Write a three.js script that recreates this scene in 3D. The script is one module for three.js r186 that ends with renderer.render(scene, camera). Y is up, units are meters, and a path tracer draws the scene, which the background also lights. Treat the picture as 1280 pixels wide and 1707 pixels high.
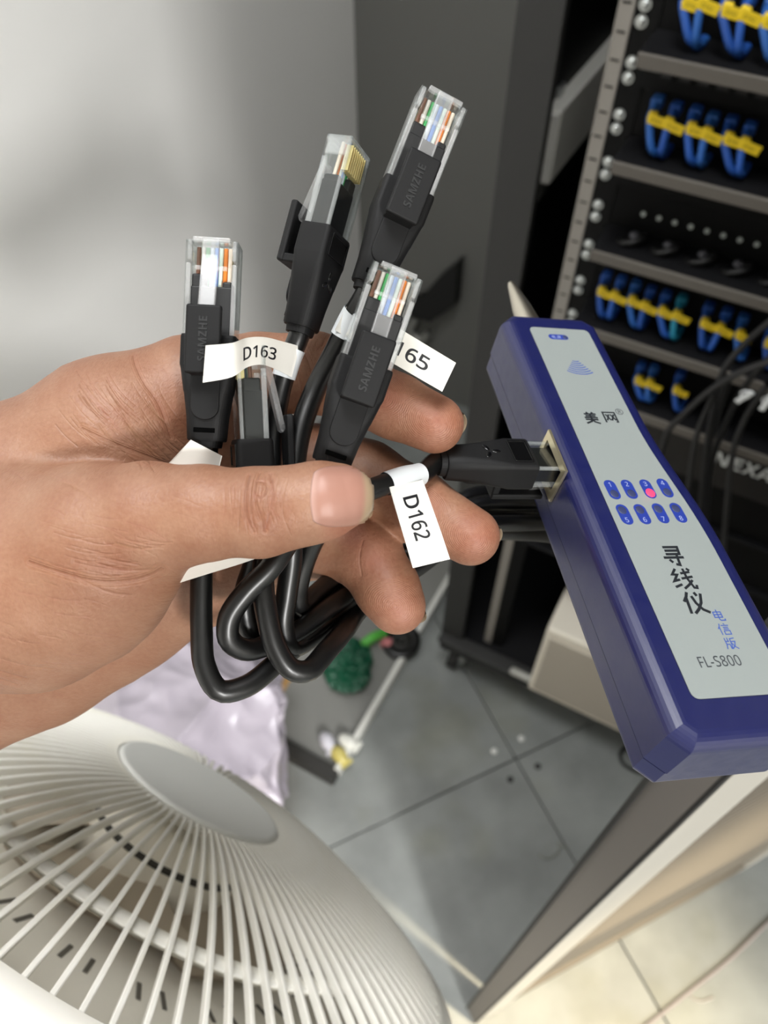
import * as THREE from 'three';
import { RoundedBoxGeometry } from 'three/addons/geometries/RoundedBoxGeometry.js';
import { TextGeometry } from 'three/addons/geometries/TextGeometry.js';
import { FontLoader } from 'three/addons/loaders/FontLoader.js';
import { MarchingCubes } from 'three/addons/objects/MarchingCubes.js';
import { RectAreaLightUniformsLib } from 'three/addons/lights/RectAreaLightUniformsLib.js';
import { mergeGeometries, mergeVertices, toCreasedNormals } from 'three/addons/utils/BufferGeometryUtils.js';
import { ImprovedNoise } from 'three/addons/math/ImprovedNoise.js';
import { Brush, Evaluator, SUBTRACTION } from 'three-bvh-csg';

// ---------------------------------------------------------------- camera, light, exposure
const W = 1280, H = 1707, F = 1282, EYE = 1.54;
const scene = new THREE.Scene();
scene.background = new THREE.Color(0x000000);
const camera = new THREE.PerspectiveCamera(2 * Math.atan(H / 2 / F) * 180 / Math.PI, W / H, 0.01, 30);
camera.position.set(0, EYE, 0);
camera.rotation.x = -52 * Math.PI / 180;
camera.updateMatrixWorld(true);
camera.focus = 0.2; camera.userData.fStop = 14;
const renderer = new THREE.WebGLRenderer({ antialias: true });
renderer.toneMapping = THREE.LinearToneMapping;
renderer.toneMappingExposure = 1.15;
renderer.shadowMap.enabled = true;
renderer.shadowMap.type = THREE.PCFSoftShadowMap;
RectAreaLightUniformsLib.init();
const PANELS = [   // ceiling fittings: x, z, width, length, intensity, colour, label
  [-0.10, -0.26, 0.6, 0.6, 16.5, 0xfdfeff, 'square ceiling light panel above the aisle in front of the rack'],
  [1.28, 3.0, 0.36, 1.2, 168, 0xfffefc, 'long narrow ceiling light panel behind the photographer'],
];
const SPOTS = [    // small ceiling downlights: position, target, intensity, cone, penumbra, colour
  [[0.85, 2.66, 0.35], [0.26, 0, -0.02], 44, 0.2, 0.9, 0xffecc8],
];

// ---------------------------------------------------------------- helpers
const V = (x, y, z) => new THREE.Vector3(x, y, z);
const CS = (px, py, d) => V((px - 640) / F * d, -(py - 853.5) / F * d, -d);        // a point of the hand space: x right, y up, z towards the eye
const toWorld = (v) => v.clone().applyMatrix4(camera.matrixWorld);
const P = (px, py, d) => toWorld(CS(px, py, d));
const ray = (px, py) => P(px, py, 1).sub(camera.position);
const onFloor = (px, py, h = 0) => { const r = ray(px, py); return r.multiplyScalar((h - EYE) / r.y).add(camera.position); };
const onPlane = (px, py, p0, n) => { const r = ray(px, py); return r.multiplyScalar(p0.clone().sub(camera.position).dot(n) / r.dot(n)).add(camera.position); };
let seedN = 7;
const rnd = () => { seedN = (seedN * 1664525 + 1013904223) >>> 0; return seedN / 4294967296; };
const rr = (a, b) => a + (b - a) * rnd();
const noise = new ImprovedNoise();
const fbm = (x, y, z = 0, o = 4) => { let s = 0, a = 0.5, f = 1; for (let i = 0; i < o; i++) { s += a * noise.noise(x * f, y * f, z * f + i * 7.3); a *= 0.5; f *= 2.03; } return s; };
const used = new Map();
const numbered = (n) => { const k = used.get(n) || 0; used.set(n, k + 1); return k ? n + '_' + String(k).padStart(3, '0') : n; };
function shade(o) { o.traverse((m) => { if (m.isMesh) { m.castShadow = true; m.receiveShadow = true; } }); return o; }
function thing(name, label, category, pos = V(0, 0, 0), group) {
  const o = new THREE.Group(); o.name = numbered(name); o.position.copy(pos); scene.add(o);
  o.userData = { label, category }; if (group) o.userData.group = group;
  return o;
}
function part(name, geo, mat, parent, label) {
  const m = new THREE.Mesh(geo, mat); m.name = numbered(name); parent.add(m); m.castShadow = m.receiveShadow = true;
  if (label) m.userData.label = label;
  return m;
}
function struct(name, geo, mat, pos) {
  const m = new THREE.Mesh(geo, mat); m.name = name; scene.add(m); m.userData.kind = 'structure'; m.castShadow = m.receiveShadow = true;
  if (pos) m.position.copy(pos);
  return m;
}
const flat = (g) => { const q = g.index ? g.toNonIndexed() : g; for (const k of Object.keys(q.attributes)) if (!['position', 'normal', 'uv'].includes(k)) q.deleteAttribute(k); if (!q.attributes.uv) q.setAttribute('uv', new THREE.Float32BufferAttribute(new Float32Array(q.attributes.position.count * 2), 2)); return q; };
const merge = (...gs) => mergeGeometries(gs.flat().map(flat));
const box = (w, h, d, x = 0, y = 0, z = 0, r = 0) => (r ? new RoundedBoxGeometry(w, h, d, 2, r) : new THREE.BoxGeometry(w, h, d)).translate(x, y, z);
const cyl = (r, h, x = 0, y = 0, z = 0, n = 20, r2 = r) => new THREE.CylinderGeometry(r2, r, h, n).translate(x, y, z);
const sm = (color, roughness = 0.6, o = {}) => new THREE.MeshStandardMaterial({ color, roughness, ...o });
const pm = (color, roughness = 0.6, o = {}) => new THREE.MeshPhysicalMaterial({ color, roughness, ...o });
const tube = (pts, r, n = 60, m = 12) => new THREE.TubeGeometry(new THREE.CatmullRomCurve3(pts, false, 'centripetal'), n, r, m, false);
const basisM = (x, y, z) => new THREE.Matrix4().makeBasis(x, y, z);
function canvasTex(w, h, draw, srgb = true) {
  const c = document.createElement('canvas'); c.width = w; c.height = h;
  const g = c.getContext('2d'); draw(g, w, h);
  const t = new THREE.CanvasTexture(c); if (srgb) t.colorSpace = THREE.SRGBColorSpace; t.magFilter = THREE.LinearFilter; t.anisotropy = 8;
  return t;
}
function dataTex(n, f, srgb = true) {     // f(u, v) -> grey or [r, g, b] 0..1, tiling
  const a = new Uint8Array(n * n * 4);
  for (let y = 0; y < n; y++) for (let x = 0; x < n; x++) { let c = f(x / n, y / n); if (!Array.isArray(c)) c = [c, c, c]; for (let k = 0; k < 3; k++) a[(y * n + x) * 4 + k] = Math.max(0, Math.min(255, c[k] * 255)); a[(y * n + x) * 4 + 3] = 255; }
  const t = new THREE.DataTexture(a, n, n); t.wrapS = t.wrapT = THREE.RepeatWrapping; t.magFilter = THREE.LinearFilter; t.minFilter = THREE.LinearFilter;
  if (srgb) t.colorSpace = THREE.SRGBColorSpace; t.needsUpdate = true; return t;
}
// loft of rounded rectangles along +y: sections [y, width, depth, radius, zShift]
function loft(sections, n = 28) {
  const pos = [], idx = [], S = sections.length;
  const ring = ([y, w, h, r, dz = 0, dx = 0]) => {
    const o = [], per = n / 4;
    for (let q = 0; q < 4; q++) for (let i = 0; i < per; i++) {
      const a = (q + i / (per - 1)) * Math.PI / 2, cx = (q === 0 || q === 3 ? 1 : -1) * (w / 2 - r), cz = (q < 2 ? 1 : -1) * (h / 2 - r);
      o.push(cx + r * Math.cos(a) + dx, y, cz + r * Math.sin(a) + dz);
    }
    return o;
  };
  const N = Math.floor(n / 4) * 4;
  for (const s of sections) pos.push(...ring(s));
  for (let i = 0; i < S - 1; i++) for (let j = 0; j < N; j++) { const a = i * N + j, b = i * N + (j + 1) % N; idx.push(a, a + N, b, b, a + N, b + N); }
  for (const [at, flip] of [[0, 1], [S - 1, 0]]) {
    const s = sections[at], c = pos.length / 3; pos.push(s[5] || 0, s[0], s[4] || 0);
    for (let j = 0; j < N; j++) { const a = at * N + j, b = at * N + (j + 1) % N; flip ? idx.push(c, a, b) : idx.push(c, b, a); }
  }
  const g = new THREE.BufferGeometry(); g.setAttribute('position', new THREE.Float32BufferAttribute(pos, 3)); g.setIndex(idx);
  return toCreasedNormals(g, 0.6);
}
// sheet between two polylines (text bottom edge a, text top edge b), thin but with two faces; uv 0..1
function sheet(a, b, th = 0.00012, nu = 24, nv = 4) {
  const ca = new THREE.CatmullRomCurve3(a, false, 'centripetal'), cb = new THREE.CatmullRomCurve3(b, false, 'centripetal');
  const A = ca.getPoints(nu), B = cb.getPoints(nu), pos = [], uv = [], idx = [], row = nv + 1;
  const nrm = (i) => { const t = A[Math.min(i + 1, nu)].clone().sub(A[Math.max(i - 1, 0)]); return t.cross(B[i].clone().sub(A[i])).normalize(); };
  for (let s = 0; s < 2; s++) for (let i = 0; i <= nu; i++) for (let j = 0; j <= nv; j++) {
    const p = A[i].clone().lerp(B[i], j / nv).addScaledVector(nrm(i), s ? -th : th); pos.push(p.x, p.y, p.z); uv.push(s ? 0.02 : i / nu, s ? 0.04 : j / nv);
  }
  const o = (nu + 1) * row;
  for (let i = 0; i < nu; i++) for (let j = 0; j < nv; j++) { const k = i * row + j; idx.push(k, k + row, k + 1, k + 1, k + row, k + row + 1); idx.push(o + k, o + k + 1, o + k + row, o + k + 1, o + k + row + 1, o + k + row); }
  const edge = (k, l) => idx.push(k, l, k + o, l, l + o, k + o);
  for (let i = 0; i < nu; i++) { edge(i * row, (i + 1) * row); edge((i + 1) * row + nv, i * row + nv); }
  for (let j = 0; j < nv; j++) { edge(j + 1, j); edge(nu * row + j, nu * row + j + 1); }
  const g = new THREE.BufferGeometry(); g.setAttribute('position', new THREE.Float32BufferAttribute(pos, 3)); g.setAttribute('uv', new THREE.Float32BufferAttribute(uv, 2)); g.setIndex(idx); g.computeVertexNormals();
  return g;
}
const font = await new FontLoader().loadAsync('fonts/droid/droid_sans_bold.typeface.json');
// Chinese characters as pen strokes on a 100 x 100 grid
const GLYPH = {
  mei: [[30, 4, 38, 16], [70, 4, 62, 16], [12, 20, 88, 20], [18, 35, 82, 35], [8, 50, 92, 50], [50, 20, 50, 64], [10, 66, 90, 66], [50, 64, 44, 80, 8, 98], [52, 66, 62, 84, 94, 98]],
  wang: [[10, 98, 10, 8, 90, 8, 90, 92, 78, 92], [24, 26, 48, 78], [46, 26, 22, 80], [56, 26, 82, 78], [80, 26, 54, 80]],
  xun: [[16, 8, 80, 8, 80, 42, 20, 42], [20, 25, 80, 25], [6, 58, 94, 58], [66, 42, 66, 94, 50, 90], [28, 68, 40, 82]],
  xian: [[28, 4, 8, 30, 28, 32, 8, 60, 34, 54], [4, 88, 36, 76], [44, 26, 86, 20], [42, 50, 92, 42], [60, 4, 66, 50, 82, 92, 94, 94, 96, 80], [86, 58, 66, 78, 40, 96], [76, 4, 88, 14]],
  yi: [[28, 4, 20, 24, 4, 46], [18, 30, 18, 98], [58, 6, 66, 22], [84, 12, 74, 52, 54, 80, 34, 98], [42, 22, 52, 54, 72, 82, 98, 96]],
  dian: [[18, 22, 82, 22, 82, 68, 18, 68, 18, 22], [18, 45, 82, 45], [50, 2, 50, 86, 58, 94, 94, 94, 96, 80]],
  xin: [[28, 4, 20, 26, 4, 48], [18, 32, 18, 98], [62, 2, 70, 12], [36, 20, 98, 20], [46, 36, 90, 36], [46, 50, 90, 50], [44, 64, 92, 64, 92, 94, 44, 94, 44, 64]],
  ban: [[14, 6, 14, 60, 4, 96], [14, 34, 44, 34], [36, 4, 36, 34], [14, 58, 40, 58, 40, 96], [94, 8, 56, 14, 54, 60, 44, 96], [56, 36, 90, 36, 76, 70, 48, 96], [58, 48, 74, 78, 98, 96]],
  yuan: [[8, 10, 18, 20], [4, 36, 16, 46], [6, 92, 20, 64], [32, 8, 96, 8], [34, 8, 32, 60, 22, 96], [46, 28, 84, 28, 84, 58, 46, 58, 46, 28], [46, 43, 84, 43], [65, 58, 65, 94], [46, 70, 36, 90], [82, 70, 94, 90]],
};
function glyph(g, name, cx, cy, size, width, color, slant = 0) {
  g.save(); g.translate(cx - size / 2, cy - size / 2); g.transform(1, 0, slant, 1, -slant * size / 2, 0); g.scale(size / 100, size / 100);
  g.strokeStyle = color; g.lineWidth = width; g.lineCap = 'butt'; g.lineJoin = 'miter';
  for (const s of GLYPH[name]) { g.beginPath(); g.moveTo(s[0], s[1]); for (let i = 2; i < s.length; i += 2) g.lineTo(s[i], s[i + 1]); g.stroke(); }
  g.restore();
}
// ---------------------------------------------------------------- room shell (turned with the rack)
const TH = -28.5 * Math.PI / 180, DX = V(Math.cos(TH), 0, -Math.sin(TH)), DN = V(Math.sin(TH), 0, Math.cos(TH));
const RL = -0.883, RR = 4.3, RB = -1.50, RF = 3.0, RH = 2.8;
const inRoom = (x, y, z) => DX.clone().multiplyScalar(x).addScaledVector(DN, z).setY(y);
const plaster = dataTex(256, (u, v) => 0.5 + 0.5 * fbm(u * 24, v * 24, 1, 3), false); plaster.repeat.set(3, 3);
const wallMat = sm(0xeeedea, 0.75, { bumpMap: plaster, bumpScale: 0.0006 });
const wall = (name, w, h, d, x, y, z, m = wallMat) => { const o = struct(name, box(w, h, d), m, inRoom(x, y, z)); o.rotation.y = TH; return o; };
const mx = (RL + RR) / 2, mz = (RB + RF) / 2, sx = RR - RL, sz = RF - RB;
wall('wall_left', 0.1, RH, sz + 0.2, RL - 0.05, RH / 2, mz);
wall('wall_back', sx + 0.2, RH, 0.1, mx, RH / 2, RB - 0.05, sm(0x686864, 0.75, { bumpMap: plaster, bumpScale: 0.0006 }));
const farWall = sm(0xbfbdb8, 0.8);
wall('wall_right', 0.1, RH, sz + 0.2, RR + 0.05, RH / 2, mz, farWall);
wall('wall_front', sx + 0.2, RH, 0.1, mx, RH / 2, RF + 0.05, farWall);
wall('ceiling', sx + 0.2, 0.1, sz + 0.2, mx, RH + 0.05, mz, sm(0xcfcdc8, 0.9));
const floor = wall('floor', sx + 0.2, 0.1, sz + 0.2, mx, -0.08, mz, sm(0x3b3c3a, 0.9));
// raised-floor tiles, 600 mm, each with its edge and corner screws
const TA = V(0.909, 0, -0.417).normalize(), TB = V(0.417, 0, 0.909).normalize(), CROSS = V(0.268, 0, -0.567);
{
  const grime = (seed) => dataTex(256, (u, v) => {
    const n = fbm(u * 5 + seed, v * 5, seed, 4), s = Math.max(0, fbm(u * 3 + 9, v * 3, seed + 4, 3) - 0.12), k = 0.86 + 0.22 * n;
    return [0.60 * k - 0.12 * s, 0.615 * k - 0.14 * s, 0.605 * k - 0.24 * s];
  });
  const mats = [3, 11, 23].map((s) => sm(0xffffff, 0.42, { map: grime(s) }));
  const g = new RoundedBoxGeometry(0.5975, 0.032, 0.5975, 2, 0.0018), hole = cyl(0.0065, 0.002, 0, 0, 0, 12), cap = new THREE.SphereGeometry(0.007, 12, 6, 0, 7, 0, Math.PI / 2).scale(1, 0.5, 1);
  const dark = sm(0x1d1c1a, 0.7), pale = sm(0xd8d8d4, 0.35);
  const inv = floor.matrix.clone(); floor.updateMatrix(); inv.copy(floor.matrix).invert();
  for (let i = -3; i <= 7; i++) for (let j = -4; j <= 7; j++) {
    const c = CROSS.clone().addScaledVector(TA, (i + 0.5) * 0.6).addScaledVector(TB, (j + 0.5) * 0.6);
    if (c.dot(DX) < RL + 0.05 || c.dot(DX) > RR - 0.05 || c.dot(DN) < RB + 0.05 || c.dot(DN) > RF - 0.05) continue;
    const t = part('floor_tile', g, mats[((i * 2 + j * 3) % 3 + 3) % 3], floor);
    t.position.copy(c.setY(-0.016)).applyMatrix4(inv); t.rotation.y = Math.atan2(-TA.z, TA.x) - TH;
    if (Math.abs(i + 0.5) < 1 && Math.abs(j + 0.5) < 1) for (const [a, b] of [[-1, -1], [1, -1], [-1, 1], [1, 1]]) {
      const near = (i < 0 ? a > 0 : a < 0) && (j < 0 ? b > 0 : b < 0);
      const up = near && j < 0; const s = part('screw', up ? cap : hole, up ? pale : dark, t); s.position.set(a * 0.268, up ? 0.0155 : 0.0162, b * 0.268);
    }
  }
}
// ---------------------------------------------------------------- lamps
const LT = Math.atan2(TB.x, TB.z);      // ceiling grid runs with the floor tiles
function litPanel(x, z, w, l, power, color, label) {
  const t = thing('ceiling_light', label, 'ceiling light', V(x, RH - 0.03, z)); t.rotation.y = LT;
  part('frame', merge(box(w + 0.04, 0.03, 0.02, 0, 0.013, l / 2 + 0.01), box(w + 0.04, 0.03, 0.02, 0, 0.013, -l / 2 - 0.01), box(0.02, 0.03, l, w / 2 + 0.01, 0.013, 0), box(0.02, 0.03, l, -w / 2 - 0.01, 0.013, 0)), sm(0xeeeeea, 0.5), t);
  part('diffuser', box(w, 0.01, l, 0, 0.012, 0), new THREE.MeshStandardMaterial({ color: 0xffffff, emissive: color, emissiveIntensity: 2.5 }), t);
  const L = new THREE.RectAreaLight(color, power, w, l); L.name = 'ceiling_light_glow'; L.position.set(x, RH - 0.035, z); L.rotation.set(-Math.PI / 2, LT, 0, 'YXZ'); scene.add(L);
}
PANELS.forEach((p) => litPanel(...p));
SPOTS.forEach(([p, q, power, cone, pen, color], i) => {
  const t = thing('downlight', ['round ceiling downlight above the mesh cabinet door', 'round ceiling downlight nearest the left wall'][i], 'ceiling light', V(p[0], RH, p[2]));
  part('housing', new THREE.LatheGeometry([[0.03, 0], [0.055, 0], [0.055, -0.1], [0.048, -0.1], [0.045, -0.03], [0.03, -0.02]].map(([a, b]) => new THREE.Vector2(a, b)), 32), sm(0xdddddd, 0.4, { side: THREE.DoubleSide }), t);
  part('bulb', new THREE.SphereGeometry(0.03, 16, 10).translate(0, -0.06, 0), new THREE.MeshStandardMaterial({ color: 0xffffff, emissive: color, emissiveIntensity: 3 }), t);
  const L = new THREE.SpotLight(color, power, 0, cone, pen, 2); L.name = 'downlight_beam'; L.position.set(p[0], RH - 0.14, p[2]); L.target.position.set(...q); L.castShadow = true; L.shadow.radius = 2; L.shadow.mapSize.set(1024, 1024); scene.add(L, L.target);
});
// ---------------------------------------------------------------- the hand: one skin over a skeleton of tapered bones
const HAND0 = CS(250, 860, 0.215);     // palm, in hand space
const HANDQ = camera.quaternion.clone();
const bone = (px, py, d, r) => ({ p: CS(px, py, d), r: r * d / F });
const CH = {
  heel: [bone(-140, 1085, 0.244, 220), bone(40, 1035, 0.243, 173), bone(170, 968, 0.240, 163), bone(300, 925, 0.238, 128)],
  mound: [bone(-120, 985, 0.214, 180), bone(60, 985, 0.206, 158), bone(150, 958, 0.199, 138), bone(214, 935, 0.193, 84)],
  radial: [bone(-120, 905, 0.232, 165), bone(40, 860, 0.226, 175), bone(200, 735, 0.222, 136), bone(318, 655, 0.224, 84)],
  palm: [bone(160, 820, 0.232, 130), bone(340, 760, 0.236, 80), bone(350, 850, 0.239, 80), bone(345, 925, 0.240, 80)],
  thenar: [bone(-100, 900, 0.214, 150), bone(60, 935, 0.203, 160), bone(170, 900, 0.193, 128), bone(250, 868, 0.187, 94), bone(335, 856, 0.183, 76), bone(435, 854, 0.1805, 70.5), bone(505, 842, 0.1795, 62), bone(545, 833, 0.1795, 58), bone(574, 827, 0.180, 48)],
  index: [bone(320, 655, 0.224, 82), bone(430, 625, 0.227, 68), bone(525, 622, 0.228, 66), bone(585, 644, 0.224, 59), bone(660, 678, 0.218, 53.5), bone(724, 707, 0.215, 49)],
  middle: [bone(345, 760, 0.236, 72), bone(530, 772, 0.236, 62), bone(610, 797, 0.231, 61), bone(690, 842, 0.225, 59), bone(784, 894, 0.221, 49)],
  ring: [bone(345, 885, 0.239, 72), bone(470, 905, 0.238, 61), bone(560, 903, 0.232, 60), bone(612, 926, 0.226, 57), bone(645, 980, 0.222, 52), bone(662, 1010, 0.221, 47.5)],
  pinky: [bone(330, 955, 0.242, 62), bone(430, 945, 0.247, 52), bone(530, 915, 0.249, 46), bone(600, 905, 0.248, 40)],
};
const smin = (a, b, k) => { const h = Math.max(k - Math.abs(a - b), 0) / k; return Math.min(a, b) - h * h * k * 0.25; };
function chainD(c, x, y, z, k) {
  let f = 1e3;
  for (let i = 0; i < c.length - 1; i++) {
    const a = c[i], b = c[i + 1], bx = b.p.x - a.p.x, by = b.p.y - a.p.y, bz = b.p.z - a.p.z, ax = x - a.p.x, ay = y - a.p.y, az = z - a.p.z;
    const h = Math.max(0, Math.min(1, (ax * bx + ay * by + az * bz) / (bx * bx + by * by + bz * bz)));
    const dx = ax - h * bx, dy = ay - h * by, dz = az - h * bz;
    f = smin(f, Math.sqrt(dx * dx + dy * dy + dz * dz) - (a.r + (b.r - a.r) * h), k);
  }
  return f;
}
function skin(x, y, z) {
  const palm = smin(smin(chainD(CH.heel, x, y, z, 0.008), chainD(CH.radial, x, y, z, 0.008), 0.014), chainD(CH.palm, x, y, z, 0.008), 0.012);
  const th = smin(chainD(CH.thenar, x, y, z, 0.004), chainD(CH.mound, x, y, z, 0.006), 0.006);
  let f = smin(palm, th, 0.003);
  const fi = smin(chainD(CH.index, x, y, z, 0.002), chainD(CH.middle, x, y, z, 0.003), 0.0015);
  const g = smin(smin(fi, chainD(CH.ring, x, y, z, 0.003), 0.0015), chainD(CH.pinky, x, y, z, 0.003), 0.0015);
  f = Math.min(th, smin(palm, g, 0.009), f);
  return f;
}
const skinN = (x, y, z, e = 0.0004) => V(skin(x + e, y, z) - skin(x - e, y, z), skin(x, y + e, z) - skin(x, y - e, z), skin(x, y, z + e) - skin(x, y, z - e)).normalize();
function onSkin(px, py, d0 = 0.1, towards = -1) {           // first skin point straight along the depth axis
  const p = CS(px, py, 0.182); let z = -d0;
  for (let i = 0; i < 80; i++) { const f = skin(p.x, p.y, z); if (f < 2e-5) break; z += towards * f * 0.9; }
  return V(p.x, p.y, z);
}
const HX = [-0.165, 0.045], HY = [-0.095, 0.062], HZ = [-0.285, -0.155];
function handGeometry(res) {
  const mc = new MarchingCubes(res, new THREE.MeshBasicMaterial(), false, false, 900000);
  mc.isolation = 0;
  const hs = res / 2, sxx = (HX[1] - HX[0]) / 2, syy = (HY[1] - HY[0]) / 2, szz = (HZ[1] - HZ[0]) / 2, cx = (HX[0] + HX[1]) / 2, cy = (HY[0] + HY[1]) / 2, cz = (HZ[0] + HZ[1]) / 2;
  // coarse pass first: cells far from the skin need no exact value
  const st = 6, nc = Math.ceil(res / st) + 1, coarse = new Float32Array(nc * nc * nc), reach = st * 2 * Math.max(sxx, syy, szz) / res * 1.8;
  const at = (i, c, s) => c + s * (i - hs) / hs;
  for (let k = 0; k < nc; k++) for (let j = 0; j < nc; j++) for (let i = 0; i < nc; i++) coarse[(k * nc + j) * nc + i] = skin(at(i * st, cx, sxx), at(j * st, cy, syy), at(k * st, cz, szz));
  for (let k = 0; k < res; k++) for (let j = 0; j < res; j++) for (let i = 0; i < res; i++) {
    const c = coarse[(Math.round(k / st) * nc + Math.round(j / st)) * nc + Math.round(i / st)];
    let f = Math.abs(c) > reach ? c : skin(at(i, cx, sxx), at(j, cy, syy), at(k, cz, szz));
    if (i < 2 || j < 2 || k < 2 || i > res - 3 || j > res - 3 || k > res - 3) f = Math.max(f, 0.001);
    mc.field[k * res * res + j * res + i] = -f;
  }
  mc.update();
  const n = mc.count, pos = new Float32Array(n * 3);
  for (let i = 0; i < n; i++) { pos[i * 3] = cx + sxx * mc.positionArray[i * 3]; pos[i * 3 + 1] = cy + syy * mc.positionArray[i * 3 + 1]; pos[i * 3 + 2] = cz + szz * mc.positionArray[i * 3 + 2]; }
  let g = new THREE.BufferGeometry(); g.setAttribute('position', new THREE.BufferAttribute(pos, 3));
  g = mergeVertices(g, 1e-6);
  const p = g.attributes.position, nor = new Float32Array(p.count * 3), uv = new Float32Array(p.count * 2);
  for (let i = 0; i < p.count; i++) {
    const v = V(p.getX(i), p.getY(i), p.getZ(i));
    const q = skinN(v.x, v.y, v.z); const f = skin(v.x, v.y, v.z); if (Math.abs(f) < 0.002) v.addScaledVector(q, -f);
    p.setXYZ(i, v.x - HAND0.x, v.y - HAND0.y, v.z - HAND0.z); nor.set([q.x, q.y, q.z], i * 3);
    uv[i * 2] = (v.x - HX[0]) / (HX[1] - HX[0]); uv[i * 2 + 1] = (v.y - HY[0]) / (HY[1] - HY[0]);
  }
  g.setAttribute('normal', new THREE.BufferAttribute(nor, 3)); g.setAttribute('uv', new THREE.BufferAttribute(uv, 2));
  return g;
}
// skin relief and pigment, laid out in the hand's own plane (metres)
const SW = 2048, SH = Math.round(2048 * (HY[1] - HY[0]) / (HX[1] - HX[0]));
const sk = (px, py, d = 0.185) => { const v = CS(px, py, d); return [(v.x - HX[0]) / (HX[1] - HX[0]) * SW, (1 - (v.y - HY[0]) / (HY[1] - HY[0])) * SH]; };
const FOLDS = [   // depth of the skin there, width (px), strength, points
  [0.18, 5, 0.55, [424, 796], [419, 830], [424, 862], [434, 884]], [0.18, 4, 0.6, [440, 792], [434, 815], [440, 845], [451, 862], [452, 884]],
  [0.18, 4, 0.45, [457, 794], [466, 815], [464, 848], [453, 880]], [0.18, 4, 0.5, [437, 806], [449, 803], [456, 818], [448, 832], [438, 828]],
  [0.19, 8, 0.8, [96, 930], [140, 943], [190, 960], [235, 962], [268, 955], [292, 942]], [0.19, 5, 0.4, [170, 930], [220, 944], [278, 943]], [0.19, 4, 0.3, [210, 922], [262, 936]],
  [0.19, 5, 0.35, [165, 948], [205, 978], [240, 985]], [0.205, 7, 0.45, [-20, 1083], [30, 1092], [70, 1118]], [0.205, 6, 0.4, [-20, 1070], [40, 1082], [90, 1108]], [0.2, 5, 0.25, [20, 1060], [80, 1090], [120, 1098]],
  [0.208, 8, 0.6, [165, 722], [205, 742], [250, 760], [300, 781]], [0.215, 6, 0.5, [232, 600], [255, 645], [285, 680], [300, 735]],
  [0.226, 7, 0.6, [505, 585], [520, 610], [528, 650]], [0.226, 6, 0.5, [490, 590], [502, 620], [508, 660]], [0.222, 5, 0.35, [606, 900], [599, 925], [604, 955]],
];
// fans of fine wrinkles: around the thumb joint, in the web of the thumb, over the mound
for (let i = 0; i < 26; i++) { const u = rr(-1, 1), x = 440 + u * 62, y0 = rr(792, 822), y1 = rr(852, 892), c = -u * 10 - 4; FOLDS.push([0.18, rr(1.6, 2.6), rr(0.12, 0.34) * (1 - 0.6 * Math.abs(u)), [x, y0], [x + c, (y0 + y1) / 2], [x + rr(-3, 6), y1]]); }
for (let i = 0; i < 60; i++) { const u = rnd(), v = rnd(), x = 130 + u * 160, y = 625 + v * 95 + u * 15, l = rr(30, 70); FOLDS.push([0.212, rr(1.6, 3), rr(0.10, 0.28), [x, y], [x + l * 0.4, y + l * (0.45 + 0.3 * u)], [x + l * 0.9, y + l * (0.85 + 0.4 * u)]]); }
for (let i = 0; i < 70; i++) { const x = rr(0, 330), y = rr(770, 1100), l = rr(20, 60); FOLDS.push([0.19, rr(1.5, 2.6), rr(0.05, 0.14), [x, y], [x + l * 0.5, y + l * 0.12], [x + l, y + l * rr(0.1, 0.5)]]); }
for (let i = 0; i < 26; i++) { const x = rr(160, 300), y = 915 + rr(-25, 30); FOLDS.push([0.19, rr(1.6, 2.6), rr(0.12, 0.25), [x - 30, y - 6], [x, y + 4], [x + 22, y + 2]]); }
const fold = (g, c, k, wk) => { for (const [d, w, s, ...q] of FOLDS) { g.strokeStyle = c(s * k); g.lineWidth = w * wk * SW / ((HX[1] - HX[0]) / 0.185 * F); g.lineCap = g.lineJoin = 'round'; g.beginPath(); const t = q.map(([x, y]) => sk(x, y, d)); g.moveTo(...t[0]); for (let i = 1; i < t.length - 1; i++) g.quadraticCurveTo(...t[i], (t[i][0] + t[i + 1][0]) / 2, (t[i][1] + t[i + 1][1]) / 2); g.lineTo(...t[t.length - 1]); g.stroke(); } };
const pads = [[720, 705, 0.215], [785, 893, 0.221], [662, 1005, 0.221], [640, 668, 0.218], [700, 850, 0.225]];
const skinBump = canvasTex(SW, SH, (g) => {
  g.fillStyle = 'rgb(150,150,150)'; g.fillRect(0, 0, SW, SH);
  for (const [k, wk] of [[0.16, 2.6], [0.3, 1.3], [0.6, 0.5]]) fold(g, (s) => `rgba(20,20,20,${s})`, k, wk);
  const im = g.getImageData(0, 0, SW, SH), a = im.data;
  for (let y = 0; y < SH; y++) for (let x = 0; x < SW; x++) {
    const q = fbm(x * 0.09, y * 0.09, 2, 2) * 22 + fbm(x * 0.28 + y * 0.1, y * 0.2, 5, 1) * 16, i = (y * SW + x) * 4;
    a[i] = a[i + 1] = a[i + 2] = Math.max(0, Math.min(255, a[i] + q));
  }
  g.putImageData(im, 0, 0);
  for (const [px, py, d] of pads) { const [u, v] = sk(px, py, d); for (let r = 6; r < 70; r += 4.4) { g.strokeStyle = 'rgba(60,60,60,0.13)'; g.lineWidth = 1.8; g.beginPath(); g.ellipse(u - 10, v, r * 1.25, r, 0.5, 0, 7); g.stroke(); } }
}, false);
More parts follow.
